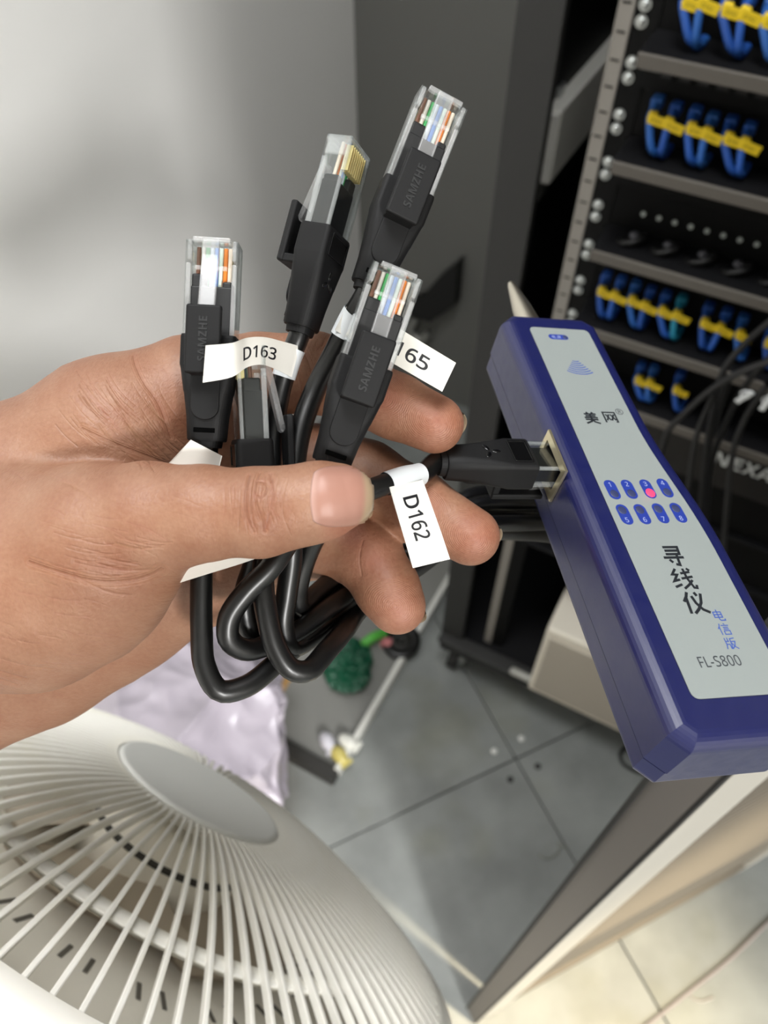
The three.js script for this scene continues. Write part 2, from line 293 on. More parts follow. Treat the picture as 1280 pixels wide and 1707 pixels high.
const skinMap = canvasTex(SW, SH, (g) => {
  g.fillStyle = 'rgb(142,101,78)'; g.fillRect(0, 0, SW, SH);
  const blot = (px, py, d, r, c) => { const [u, v] = sk(px, py, d), R = r * SW / ((HX[1] - HX[0]) / 0.19 * F), q = g.createRadialGradient(u, v, 0, u, v, R); q.addColorStop(0, c + '0.55)'); q.addColorStop(1, c + '0)'); g.fillStyle = q; g.fillRect(u - R, v - R, 2 * R, 2 * R); };
  for (const [px, py, d, r] of [[725, 707, 0.215, 75], [790, 895, 0.221, 75], [665, 1015, 0.221, 75], [640, 668, 0.218, 70], [690, 845, 0.225, 70], [620, 930, 0.226, 70], [580, 890, 0.18, 50]]) blot(px, py, d, r, 'rgba(148,84,66,');
  for (const [px, py, d, r] of [[440, 840, 0.18, 55], [290, 700, 0.215, 80], [200, 950, 0.19, 90], [350, 700, 0.225, 90]]) blot(px, py, d, r, 'rgba(120,77,56,');
  for (const [px, py, d, r] of [[100, 780, 0.205, 150], [60, 1000, 0.2, 140]]) blot(px, py, d, r, 'rgba(154,115,92,');
  fold(g, (s) => `rgba(150,92,66,${s})`, 0.16, 2.6); fold(g, (s) => `rgba(110,62,42,${s})`, 0.34, 0.5);
  const im = g.getImageData(0, 0, SW, SH), a = im.data;
  for (let y = 0; y < SH; y++) for (let x = 0; x < SW; x++) {
    const n = fbm(x * 0.012, y * 0.012, 3, 4), m = fbm(x * 0.1, y * 0.1, 8, 2), i = (y * SW + x) * 4;
    a[i] += n * 14 + m * 10; a[i + 1] += n * 20 + m * 11; a[i + 2] += n * 20 + m * 10;
  }
  g.putImageData(im, 0, 0);
});
const skinMat = pm(0xffffff, 0.52, { map: skinMap, bumpMap: skinBump, bumpScale: 0.0011, sheen: 0.12, sheenRoughness: 0.5, sheenColor: new THREE.Color(0.9, 0.6, 0.5) });
const nailMat = pm(0xffffff, 0.46, { vertexColors: true });
{
  const t = thing('person', 'bare left hand reaching in from the left, thumb pressed over a bunch of black cables', 'person', toWorld(HAND0));
  t.quaternion.copy(HANDQ);
  part('hand', handGeometry(176), skinMat, t);
  // thumb nail: a curved plate lying on the end of the thumb
  const nu = 26, nv = 26, pos = [], col = [], idx = [], ang = -0.03, lift = [];
  for (let s = 0; s < 2; s++) for (let i = 0; i <= nu; i++) for (let j = 0; j <= nv; j++) {
    const u = i / nu * 2 - 1, v = j / nv * 2 - 1, ex = u * 43, ey = v * 49 * Math.pow(1 - Math.pow(Math.abs(u), 3.2) * (u > 0 ? 0.42 : 0.34), 0.6);
    const bend = -4 * (1 - v * v) * (u < 0 ? 1 : 0) + 6 * (1 - v * v) * (u > 0 ? u : 0);
    const x = 572 + ex + bend, y = 828 + ey + ex * ang;
    const p = onSkin(x, y), n = skinN(p.x, p.y, p.z), e = Math.min(1, 3 * (1 - Math.max(Math.abs(v), u < 0 ? -u : 0)));
    p.addScaledVector(n, s ? -0.0006 : 0.00005 + 0.00045 * e); p.sub(HAND0); pos.push(p.x, p.y, p.z);
    const k = Math.max(0, (u - 0.66 + 0.1 * v * v) / 0.14), m = Math.min(1, k), lun = Math.max(0, Math.min(1, (-u - 0.72) / 0.2));
    const c = [0.335, 0.168, 0.125].map((q, w) => q + (([0.36, 0.26, 0.165])[w] - q) * m + lun * 0.08); col.push(...c);
  }
  const row = nv + 1, o = (nu + 1) * row;
  for (let i = 0; i < nu; i++) for (let j = 0; j < nv; j++) { const k = i * row + j; idx.push(k, k + 1, k + row, k + 1, k + row + 1, k + row); }
  const g = new THREE.BufferGeometry(); g.setAttribute('position', new THREE.Float32BufferAttribute(pos, 3)); g.setAttribute('color', new THREE.Float32BufferAttribute(col, 3));
  const bd = []; for (let i = 0; i < nu; i++) bd.push([i * row, (i + 1) * row], [(i + 1) * row + nv, i * row + nv]); for (let j = 0; j < nv; j++) bd.push([j + 1, j], [nu * row + j, nu * row + j + 1]);
  for (const [k, l] of bd) idx.push(k, l, k + o, l, l + o, k + o);
  g.setIndex(idx); g.computeVertexNormals();
  part('thumbnail', g, nailMat, t, 'pale pink thumbnail with a narrow whitish free edge');
  // finger nails, on the far side of each finger, their ends just past the tips
  for (const [ch, up] of [['index', V(0.35, 0.55, -0.75)], ['middle', V(0.45, 0.5, -0.75)], ['ring', V(0.75, 0.15, -0.65)]]) {
    const c = CH[ch], b = c[c.length - 1], a = c[c.length - 2], d = b.p.clone().sub(a.p).normalize(), n = up.clone().addScaledVector(d, -up.dot(d)).normalize(), w = d.clone().cross(n);
    const ps = [], cs = [], ix = [];
    for (let s = 0; s < 2; s++) for (let i = 0; i <= 10; i++) for (let j = 0; j <= 14; j++) {
      const t0 = i / 10, q = (j / 14 * 2 - 1), R = b.r * (1.03 - s * 0.05) * (1 - 0.24 * Math.max(0, t0 - 0.55) / 0.45), th = q * 0.92 * (1 - 0.25 * t0 * t0);
      const p = b.p.clone().addScaledVector(d, (t0 * 1.90 - 0.98) * b.r - q * q * 0.16 * b.r * t0).addScaledVector(n, R * Math.cos(th) * (1 - 0.1 * t0)).addScaledVector(w, R * Math.sin(th)).sub(HAND0);
      ps.push(p.x, p.y, p.z); const m = t0 > 0.86 ? 1 : 0; cs.push(...[0.33, 0.18, 0.13].map((z, k) => z + ([0.36, 0.28, 0.19][k] - z) * m));
    }
    const rw = 15, oo = 11 * rw;
    for (let i = 0; i < 10; i++) for (let j = 0; j < 14; j++) { const k = i * rw + j; ix.push(k, k + rw, k + 1, k + 1, k + rw, k + rw + 1, oo + k, oo + k + 1, oo + k + rw, oo + k + 1, oo + k + rw + 1, oo + k + rw); }
    for (let j = 0; j < 14; j++) { const k = 10 * rw + j; ix.push(k, k + oo, k + 1, k + 1, k + oo, k + oo + 1); }
    const gg = new THREE.BufferGeometry(); gg.setAttribute('position', new THREE.Float32BufferAttribute(ps, 3)); gg.setAttribute('color', new THREE.Float32BufferAttribute(cs, 3)); gg.setIndex(ix); gg.computeVertexNormals();
    part('fingernail', gg, nailMat, t);
  }
}
// ---------------------------------------------------------------- the cable tester
const TO = CS(881, 545, 0.26), TL = V(0.15643, -0.768324, 0.620651).normalize(), TW = V(0.969602, -0.000248, -0.244687).normalize(), TN = V(0.188152, 0.640061, 0.74493).normalize();
const camRot = (v) => v.clone().applyQuaternion(camera.quaternion);
const mm = 0.001;
const tester = thing('cable_tester', 'dark blue handheld cable tester with silver panel, metal tip and one glowing red light', 'cable tester', toWorld(TO));
tester.quaternion.setFromRotationMatrix(basisM(camRot(TW), camRot(TL).negate(), camRot(TN)));
const testerPoint = (w, y, z) => toWorld(TO.clone().addScaledVector(TW, w * mm).addScaledVector(TL, -y * mm).addScaledVector(TN, z * mm));
{
  const outline = (e) => {   // body seen from the front, e = inset (mm)
    const s = new THREE.Shape(), l = -8 + e, t = 8.6 - e, b = -148 + e, r1 = 27.6 - e, r2 = 32.2 - e, c = Math.max(1, 4 - e * 0.5);
    s.moveTo((l + c) * mm, t * mm); s.lineTo((r1 - c) * mm, t * mm); s.lineTo(r1 * mm, (t - c) * mm);
    s.lineTo(r1 * mm, -42 * mm); s.bezierCurveTo(r1 * mm, -62 * mm, r2 * mm, -74 * mm, r2 * mm, -96 * mm);
    s.lineTo(r2 * mm, (b + c) * mm); s.lineTo((r2 - c) * mm, b * mm);
    s.lineTo((l + c) * mm, b * mm); s.lineTo(l * mm, (b + c) * mm); s.lineTo(l * mm, (t - c) * mm); s.lineTo((l + c) * mm, t * mm);
    return s;
  };
  const shell = (e, bev, depth, z) => new THREE.ExtrudeGeometry(outline(e + bev), { depth: depth * mm, bevelEnabled: true, bevelThickness: bev * mm, bevelSize: bev * mm, bevelSegments: 7, curveSegments: 18 }).translate(0, 0, z * mm);
  const scuff = dataTex(512, (u, v) => { const n = fbm(u * 9, v * 9, 4, 4), m = fbm(u * 40, v * 40, 2, 2); return Math.max(0.1, 0.40 + 0.16 * n + (m > 0.36 ? 0.12 : 0)); }, false); scuff.repeat.set(22, 22);
  const scr = dataTex(512, (u, v) => 0.5 + 0.5 * fbm(u * 30, v * 30, 9, 3), false); scr.repeat.set(22, 22);
  const blue = pm(new THREE.Color().setRGB(0.007, 0.0095, 0.066), 0.42, { roughnessMap: scuff, bumpMap: scr, bumpScale: 0.00002, clearcoat: 0.4, clearcoatRoughness: 0.3 });
  blue.roughness = 0.9;
  const ev = new Evaluator(); ev.attributes = ['position', 'normal', 'uv'];
  const cut = (g, hole) => { const a = new Brush(g), b = new Brush(hole); a.updateMatrixWorld(); b.updateMatrixWorld(); return ev.evaluate(a, b, SUBTRACTION).geometry; };
  // upper shell 0..-15, lower shell -15.5..-24; socket hole through the left flank
  const hole = new THREE.BoxGeometry(26 * mm, 13.4 * mm, 8.4 * mm).translate(-1 * mm, -58 * mm, -6.2 * mm);
  const seat = new THREE.ExtrudeGeometry(outline(0), { depth: 1, bevelEnabled: false });
  const up = shell(0, 4, 11 - 0.01, -15.2); up.computeBoundingBox();
  // the back half of the upper bevel is cut flat so that the parting line is straight
  const upper = cut(cut(up, new THREE.BoxGeometry(0.2, 0.3, 0.02).translate(0.01, -0.07, (-15.2 - 10) * mm)), hole);
  part('upper_shell', upper, blue, tester);
  const lower0 = shell(0.45, 3, 10, -21);
  const lower = cut(lower0, new THREE.BoxGeometry(0.2, 0.3, 0.02).translate(0.01, -0.07, (-16.0 + 10) * mm));
  part('lower_shell', lower, blue, tester);
  part('parting_seam', new THREE.ExtrudeGeometry(outline(1.3), { depth: 1.2 * mm, bevelEnabled: false }).translate(0, 0, -16.2 * mm), sm(0x05060f, 0.8), tester);
  seat.dispose();
  // silver face label
  const LW = 27.5, LH = 139, S = 12;
  const lx = (w) => (w + 0.5) * S, ly = (y) => (1 - y) * S;
  const lab = new THREE.Shape(); { const r = 2.2, q = (x, y) => [x * mm, y * mm]; lab.moveTo(...q(r, 0)); lab.lineTo(...q(22 - r, 0)); lab.quadraticCurveTo(...q(22, 0), ...q(22, -r)); lab.lineTo(...q(22, -46)); lab.bezierCurveTo(...q(22, -64), ...q(26.4, -76), ...q(26.4, -97)); lab.lineTo(...q(26.4, -137 + r)); lab.quadraticCurveTo(...q(26.4, -137), ...q(26.4 - r, -137)); lab.lineTo(...q(r, -137)); lab.quadraticCurveTo(...q(0, -137), ...q(0, -137 + r)); lab.lineTo(...q(0, -r)); lab.quadraticCurveTo(...q(0, 0), ...q(r, 0)); }
  const lg = new THREE.ExtrudeGeometry(lab, { depth: 0.15 * mm, bevelEnabled: false, curveSegments: 24 }).translate(0, 0, 0.0 * mm);
  { const p = lg.attributes.position, uv = lg.attributes.uv; for (let i = 0; i < p.count; i++) uv.setXY(i, (p.getX(i) / mm + 0.5) / LW, 1 - (1 - p.getY(i) / mm) / LH); }
  const BLUE = '#2b3f9b', INK = '#23262b';
  const pill = (g, x, y, w, h, lean) => { g.save(); g.translate(lx(x), ly(y)); g.rotate(lean); g.beginPath(); g.roundRect(-w * S / 2, -h * S / 2, w * S, h * S, Math.min(w, h) * S / 2); g.fill(); g.restore(); };
  const print = canvasTex(Math.round(LW * S), Math.round(LH * S), (g, w, h) => {
    g.fillStyle = '#979e9c'; g.fillRect(0, 0, w, h);
    for (let i = 0; i < 2600; i++) { g.fillStyle = `rgba(${rnd() > 0.5 ? 255 : 60},${rnd() > 0.5 ? 255 : 70},80,0.02)`; g.fillRect(rnd() * w, rnd() * h, 1 + rnd() * 2, 1 + rnd() * 2); }
    g.fillStyle = BLUE; pill(g, 9.4, -4.8, 7.2, 2.7, 0);
    glyph(g, 'dian', lx(7.6), ly(-4.8), 1.7 * S, 8, '#b9c0d8'); glyph(g, 'yuan', lx(9.6), ly(-4.8), 1.7 * S, 8, '#b9c0d8');
    // signal fan of arcs
    g.strokeStyle = '#3551a6'; for (let i = 0; i < 7; i++) { g.lineWidth = 4.6; g.beginPath(); const r = (8.3 - i * 1.05) * S; g.arc(lx(11.6), ly(-15.4), r, 1.02, 2.18); g.stroke(); }
    glyph(g, 'mei', lx(7.6), ly(-44.1), 5.3 * S, 12.5, INK); glyph(g, 'wang', lx(14.2), ly(-43.6), 5.0 * S, 11, INK);
    g.font = `${2.1 * S}px sans-serif`; g.fillStyle = INK; g.textAlign = 'center'; g.textBaseline = 'middle'; g.fillText('R', lx(18.3), ly(-41)); g.lineWidth = 2; g.strokeStyle = INK; g.beginPath(); g.arc(lx(18.3), ly(-41), 1.2 * S, 0, 7); g.stroke();
    [[3.6, -73.4, '1'], [9.0, -73.2, '2'], [15.0, -73.0, '3'], [20.7, -72.6, '4']].forEach(([x, y, n]) => { g.fillStyle = BLUE; pill(g, x, y, 3.6, 7.2, -0.04); g.fillStyle = '#aeb6da'; g.font = `${2.2 * S}px sans-serif`; g.fillText(n, lx(x), ly(y + 1.9)); });
    [[3.9, -82.4, '5'], [9.4, -82.3, '6'], [15.2, -82.0, '7'], [20.9, -81.8, '8']].forEach(([x, y, n]) => { g.fillStyle = BLUE; pill(g, x, y, 3.6, 7.2, -0.04); g.fillStyle = '#aeb6da'; g.font = `${2.2 * S}px sans-serif`; g.fillText(n, lx(x), ly(y - 2)); });
    glyph(g, 'xun', lx(12.7), ly(-96.6), 6.8 * S, 11.5, INK, -0.1); glyph(g, 'xian', lx(12.5), ly(-103.9), 6.8 * S, 10.5, INK, -0.1); glyph(g, 'yi', lx(12.6), ly(-111.2), 6.8 * S, 12, INK, -0.1);
    glyph(g, 'dian', lx(17.2), ly(-115.2), 3.4 * S, 9, '#3b55a8'); glyph(g, 'xin', lx(17.0), ly(-119.2), 3.4 * S, 8, '#3b55a8'); glyph(g, 'ban', lx(16.9), ly(-123.2), 3.4 * S, 8, '#3b55a8');
    g.fillStyle = '#30343a'; g.textAlign = 'left'; g.font = `${4.0 * S}px sans-serif`; g.save(); g.translate(lx(5.4), ly(-127.8)); g.scale(0.86, 1); g.fillText('FL-S800', 0, 0); g.restore();
  });
  part('face_label', lg, pm(0xffffff, 0.38, { map: print, metalness: 0.25, clearcoat: 0.2, clearcoatRoughness: 0.4 }), tester, 'silver panel with blue and black print');
  // eight light windows and the power window
  const dull = pm(0x30375a, 0.45), lit = new THREE.MeshStandardMaterial({ color: 0xff4060, emissive: 0xff1c38, emissiveIntensity: 1.6, roughness: 0.3 });
  const lens = new THREE.SphereGeometry(1.25 * mm, 18, 10).scale(1, 1.12, 0.16);
  const spots = [[3.7, -74.9], [9.1, -74.7], [15.2, -74.5], [20.8, -74.1], [3.8, -80.9], [9.3, -80.8], [15.1, -80.5], [20.8, -80.3]];
  spots.forEach(([x, y], i) => { const m = part('indicator_light', lens, i === 2 ? lit : dull, tester, i === 2 ? 'glowing red indicator light' : undefined); m.position.set(x * mm, y * mm, 0.15 * mm); if (i === 2) { m.scale.set(1.1, 1.1, 1); const L = new THREE.PointLight(0xff2040, 0.000004); L.name = 'indicator_glow'; L.position.copy(testerPoint(x, y, 2.2)); L.shadow.radius = 0.06; scene.add(L); } });
  { const m = part('power_light', lens, dull, tester); m.scale.set(0.75, 0.7, 1); m.position.set(11.9 * mm, -4.8 * mm, 0.15 * mm); }
  // metal probe tip
  part('probe_tip', new THREE.LatheGeometry([[0, 8], [4.8, 8], [4.8, 10], [4.5, 11.5], [3.5, 25], [1.5, 39.5], [1.1, 41], [0.6, 41.6], [0, 41.8]].map(([a, b]) => new THREE.Vector2(a * mm, b * mm)), 36).translate(8.2 * mm, 0, -10 * mm), sm(0xd9d3c4, 0.3, { metalness: 1 }), tester, 'bright metal cone tip');
  // socket plate on the left flank, standing a little proud, and the socket behind it
  const pl = new THREE.Shape(); pl.moveTo(-8.4 * mm, -6.6 * mm); pl.lineTo(8.4 * mm, -6.6 * mm); pl.lineTo(8.4 * mm, 6.6 * mm); pl.lineTo(-8.4 * mm, 6.6 * mm); pl.lineTo(-8.4 * mm, -6.6 * mm);
  const ho = new THREE.Path(); ho.moveTo(-6.5 * mm, -4.2 * mm); ho.lineTo(6.5 * mm, -4.2 * mm); ho.lineTo(6.5 * mm, 4.2 * mm); ho.lineTo(-6.5 * mm, 4.2 * mm); ho.lineTo(-6.5 * mm, -4.2 * mm); pl.holes.push(ho);
  const plate = new THREE.ExtrudeGeometry(pl, { depth: 0.8 * mm, bevelEnabled: false }).rotateZ(Math.PI / 2).rotateY(-Math.PI / 2);
  part('socket_plate', plate.translate(-8.1 * mm, -58.8 * mm, -5.9 * mm), sm(0xe9dcb8, 0.28, { metalness: 0.9 }), tester, 'shiny pale gold socket plate');
  part('socket', merge(box(19 * mm, 0.3 * mm, 8.6 * mm, 2 * mm, -51.5 * mm, -6.2 * mm), box(19 * mm, 0.3 * mm, 8.6 * mm, 2 * mm, -64.9 * mm, -6.2 * mm), box(0.3 * mm, 13.4 * mm, 8.6 * mm, 11.6 * mm, -58.2 * mm, -6.2 * mm)), sm(0x2a2a2c, 0.6), tester);
}
// ---------------------------------------------------------------- six patch cables held in the hand
const K = 1.06 * mm;     // plug scale
const rubber = pm(0x0b0b0c, 0.62, { specularIntensity: 0.6 }), jacketMat = pm(0x080808, 0.36, { clearcoat: 0.2, clearcoatRoughness: 0.3 }), gloss = sm(0x0a0a0b, 0.22);
{ const gr = dataTex(128, (u, v) => 0.5 + 0.5 * fbm(u * 60, v * 60, 3, 2), false); rubber.bumpMap = gr; rubber.bumpScale = 0.00004; }
const clear = pm(0xf4f6f6, 0.06, { transmission: 1, thickness: 0, ior: 1.5 });
const clearSolid = pm(0xfdfdfd, 0.1, { transmission: 0.86, thickness: 0, ior: 1.5 });
const clearLatch = pm(0xfafafa, 0.32, { transmission: 0.93, thickness: 0, ior: 1.5 });
const gold = sm(0xf2dfa0, 0.38, { metalness: 0.7 }), black = sm(0x0c0c0d, 0.5);
const WIRE = [0x6b4430, 0xd9cfc4, 0x2f9a4e, 0xd5dde6, 0x3b7fd0, 0xd7e4d6, 0xe07c28, 0xe6d5c2].map((c) => sm(c, 0.45));
const kbox = (w, h, d, x, y, z, r = 0.12) => box(w * K, h * K, d * K, x * K, y * K, z * K, r * K);
// plug space: y towards the nose, z towards the latch, origin where the clear plug leaves the boot
const bootG = loft([[1.0, 12.6, 8.0, 1.0], [0.4, 12.9, 8.6, 1.2], [-6, 12.9, 8.8, 1.3], [-7.2, 12.4, 8.8, 1.6], [-12, 11.2, 8.6, 2.2], [-12.6, 10.9, 8.6, 2.4], [-18, 9.6, 8.3, 2.8], [-23.2, 9.0, 7.9, 2.9], [-23.6, 8.6, 7.5, 2.8]].map((s) => s.map((v) => v * K)).reverse().reverse(), 40);
const collarG = loft([[-23.5, 7.4, 6.9, 3.0], [-25.2, 6.9, 6.6, 3.0]].map((s) => s.map((v) => v * K)), 32);
const tongueG = (() => { const s = new THREE.Shape(), w = 3.1; s.moveTo(-w, -7.5); s.lineTo(w, -7.5); s.lineTo(w, -15.5); s.bezierCurveTo(w, -19.6, -w, -19.6, -w, -15.5); s.lineTo(-w, -7.5); const g = new THREE.ExtrudeGeometry(s, { depth: 0.5, bevelEnabled: true, bevelThickness: 0.25, bevelSize: 0.25, bevelSegments: 3, curveSegments: 16 }); return g.scale(K, K, K).translate(0, 0, 4.05 * K); })();
const slotG = kbox(5.0, 1.1, 0.6, 0, -21.2, 3.9);
const guardG = merge(kbox(8.0, 15.5, 1.9, 0, -1.0, 8.9, 0.6), kbox(7.2, 2.2, 5.4, 0, -7.6, 6.6, 0.5));
const houseG = merge(kbox(12.0, 23, 0.5, 0, 11.2, -3.4), kbox(0.5, 23, 6.6, -5.8, 11.2, 0), kbox(0.5, 23, 6.6, 5.8, 11.2, 0), kbox(12.0, 0.5, 6.6, 0, 22.6, 0), kbox(9.0, 6.0, 0.5, 0, 19.6, 3.3));
const railG = merge(kbox(1.15, 17, 1.3, -5.35, 9, 2.7, 0.3), kbox(1.15, 17, 1.3, 5.35, 9, 2.7, 0.3), kbox(0.9, 22, 0.9, -5.4, 11.3, -3.0, 0.25), kbox(0.9, 22, 0.9, 5.4, 11.3, -3.0, 0.25), kbox(11.4, 0.9, 1.1, 0, 22.5, -2.9, 0.25), kbox(8.6, 1.2, 1.4, 0, 22.7, 3.7, 0.3), kbox(1.0, 4.6, 5.6, -5.2, 20.6, 0.3, 0.3), kbox(1.0, 4.6, 5.6, 5.2, 20.6, 0.3, 0.3), kbox(7.4, 0.9, 1.0, 0, 16.4, 3.3, 0.2));
const latchG = (() => { const s = new THREE.Shape([[22.6, 3.5], [22.6, 4.7], [19, 4.9], [14, 6.0], [3.4, 8.0], [2.6, 7.4], [3.0, 6.9], [13.6, 4.9], [18.6, 3.5]].map(([a, b]) => new THREE.Vector2(a, b))); const g = new THREE.ExtrudeGeometry(s, { depth: 3.4, bevelEnabled: true, bevelThickness: 0.2, bevelSize: 0.15, bevelSegments: 2 }).translate(0, 0, -1.7); return g.applyMatrix4(basisM(V(0, 1, 0), V(0, 0, 1), V(1, 0, 0))).scale(K, K, K); })();
const insertG = merge(kbox(9.6, 12.6, 4.6, 0, 6.2, 0.1, 0.4), kbox(3.4, 4, 4.2, -3.0, 13.4, 0, 0.5), kbox(2.2, 2.4, 4.2, 3.6, 12.6, 0, 0.5));
const wireG = tube([V(0, 10 * K, 0), V(0, 16 * K, -0.2 * K), V(0, 22 * K, -0.4 * K)], 0.5 * K, 6, 8);
const contactG = kbox(0.42, 6.2, 1.9, 0, 18.4, -2.5, 0.1);
const winG = merge(kbox(8.8, 0.5, 0.5, 0, -5.4, -4.5), kbox(8.8, 0.5, 0.5, 0, -0.4, -4.5), kbox(0.5, 5, 0.5, -4.2, -2.9, -4.5), kbox(0.5, 5, 0.5, 4.2, -2.9, -4.5), kbox(8, 4.6, 0.2, 0, -2.9, -4.42));
const petalG = merge(...[0, 2.1, -2.1].map((a) => new THREE.SphereGeometry(1, 12, 8).scale(0.72 * K, 1.35 * K, 0.3 * K).translate(0, 1.7 * K, 0).rotateZ(a).translate(0, -11.5 * K, -4.3 * K)));
const embossG = new TextGeometry('SAMZHE', { font, size: 1.9 * K, depth: 0.22 * K, curveSegments: 3 }); embossG.computeBoundingBox();
{ const b = embossG.boundingBox; embossG.translate(-(b.max.x + b.min.x) / 2, -(b.max.y + b.min.y) / 2, 0).rotateZ(Math.PI / 2).translate(0, -1.0 * K, 9.75 * K); }
const embMat = sm(0x151617, 0.55), pit = pm(0x020202, 0.95, { specularIntensity: 0.1 });
const labelMat = (text, from, wide = 0.93) => sm(0xffffff, 0.42, { map: canvasTex(512, 224, (g, w, h) => { g.fillStyle = '#dad7cf'; g.fillRect(0, 0, w, h); g.fillStyle = '#15161a'; g.font = '128px sans-serif'; g.textBaseline = 'middle'; g.textAlign = 'left'; g.translate(from, h / 2 + 4); g.scale(wide, 1); g.fillText(text, 0, 0); g.strokeStyle = '#15161a'; g.lineWidth = 4; g.strokeText(text, 0, 0); }) });
const wrapMat = sm(0xeef0f0, 0.35);
const heldCables = [];
function heldCable(label, nose, tail, latchDir, path, flags, wrap) {
  // nose and tail in hand space; the plug is drawn along the line between them
  const y = nose.clone().sub(tail).normalize(), x = y.clone().cross(latchDir).normalize(), z = x.clone().cross(y).normalize();
  const o = tail.clone().addScaledVector(y, 24.4 * K), base = toWorld(tail);
  const t = thing('network_cable', label, 'network cable', base, 'labelled patch cables held in the hand');
  const q = new THREE.Quaternion().setFromRotationMatrix(basisM(camRot(x), camRot(y), camRot(z))), at = toWorld(o).sub(base);
  const put = (m) => { m.position.copy(at); m.quaternion.copy(q); return m; };
  const boot = put(part('boot', merge(bootG, collarG), rubber, t));
  part('latch_guard', guardG, rubber, boot); part('tongue', tongueG, rubber, boot); part('slot', slotG, pit, boot); part('lettering', embossG, embMat, boot); part('petal_mark', petalG, gloss, boot); part('window_frame', winG, gloss, boot);
  const plug = put(part('plug', houseG, clear, t, 'clear plastic plug with coloured wires inside'));
  part('rail', railG, clearSolid, plug); part('latch', latchG, clearLatch, plug); part('cable_end', insertG, black, plug);
  WIRE.forEach((m, i) => { const w = part('wire', wireG, m, plug); w.position.x = (i - 3.5) * 1.06 * K; });
  for (let i = 0; i < 8; i++) { const c = part('contact', contactG, gold, plug); c.position.x = (i - 3.5) * 1.06 * K; }
  const pts = [tail.clone().addScaledVector(y, 3 * K), tail.clone().addScaledVector(y, -1.5 * K), ...path.map((p) => CS(...p))].map((p) => toWorld(p).sub(base));
  part('cable_jacket', tube(pts, 0.0029, 40 + path.length * 10, 14), jacketMat, t);
  for (const [text, from, a, b, wide] of flags) part('label_flag', sheet(a.map((p) => toWorld(CS(...p)).sub(base)), b.map((p) => toWorld(CS(...p)).sub(base))), labelMat(text, from, wide), t, 'white label flag');
  if (wrap) { const [a, b, r] = wrap, pa = toWorld(CS(...a)).sub(base), pb = toWorld(CS(...b)).sub(base), S = new THREE.CatmullRomCurve3(pts, false, 'centripetal').getPoints(600), at = (p) => S.reduce((k, s, i) => s.distanceTo(p) < S[k].distanceTo(p) ? i : k, 0), i0 = Math.min(at(pa), at(pb)), i1 = Math.max(at(pa), at(pb)), W_ = [];
    for (let i = 0; i <= 8; i++) W_.push(S[Math.round(i0 + (i1 - i0) * i / 8)]);
    part('label_wrap', merge(tube(W_, r || 0.0032, 24, 24), tube(W_, (r || 0.0032) - 0.00015, 24, 24)), sm(0xd2d6d8, 0.35, { side: THREE.DoubleSide }), t);
  }
  heldCables.push(t);
}
heldCable('black network cable with an upright plug, leftmost in the hand, label end beside thumb', CS(357, 440, 0.193), CS(345, 741, 0.195), V(0.03, 0, 1),
  [[343, 790, 0.198], [339, 860, 0.199], [336, 950, 0.198], [336, 1050, 0.197], [341, 1110, 0.196], [366, 1151, 0.196], [410, 1144, 0.199], [463, 1103, 0.206], [530, 1045, 0.216], [600, 985, 0.237], [690, 925, 0.243], [780, 880, 0.25], [870, 872, 0.262], [960, 880, 0.30], [1030, 930, 0.34]],
  [['/', 400, [[272, 782, 0.1875], [318, 812, 0.189], [352, 832, 0.1925]], [[318, 733, 0.1875], [345, 747, 0.189], [370, 760, 0.1925]]]], [[343, 770, 0.198], [341, 830, 0.199]]);
heldCable('black network cable whose plug is seen edge-on, latch to the left, with the D163 label', CS(582, 246, 0.203), CS(500, 552, 0.205), V(-0.93, -0.2, -0.34),
  [[482, 600, 0.206], [465, 660, 0.207], [455, 740, 0.207], [448, 830, 0.204], [440, 930, 0.199], [438, 968, 0.197], [444, 1020, 0.196], [460, 1080, 0.196], [485, 1115, 0.197], [511, 1119, 0.199], [545, 1085, 0.206], [575, 1050, 0.216], [607, 1010, 0.237], [690, 950, 0.245], [780, 893, 0.256], [870, 888, 0.27], [960, 905, 0.31], [1030, 950, 0.35]],
  [['D163', 168, [[338, 638, 0.1805], [385, 629, 0.1812], [412, 612, 0.187], [436, 608, 0.192], [460, 616, 0.198], [486, 629, 0.2035]], [[343, 576, 0.1805], [385, 572, 0.1812], [412, 563, 0.187], [440, 562, 0.192], [470, 569, 0.198], [499, 577, 0.2035]], 0.76]], [[486, 578, 0.206], [472, 628, 0.2065]]);
heldCable('black network cable with the highest plug of all, and the label ending in 165', CS(727, 192, 0.194), CS(613, 482, 0.196), V(0.3, 0.1, 0.95),
  [[586, 530, 0.2], [556, 590, 0.2035], [525, 650, 0.2045], [503, 710, 0.2035], [492, 770, 0.2025], [488, 850, 0.201], [486, 930, 0.203], [478, 990, 0.204], [472, 1040, 0.205], [484, 1078, 0.208], [520, 1062, 0.214], [565, 1015, 0.225], [615, 970, 0.24], [690, 915, 0.25], [780, 860, 0.26], [860, 855, 0.275], [960, 870, 0.32], [1030, 900, 0.36]],
  [['D165', 186, [[558, 550, 0.1985], [605, 578, 0.2], [645, 600, 0.2015], [690, 626, 0.202], [737, 653, 0.2015]], [[584, 498, 0.197], [628, 524, 0.199], [668, 549, 0.201], [712, 576, 0.202], [760, 605, 0.2015]], 0.8]], [[592, 515, 0.2], [570, 560, 0.203]]);
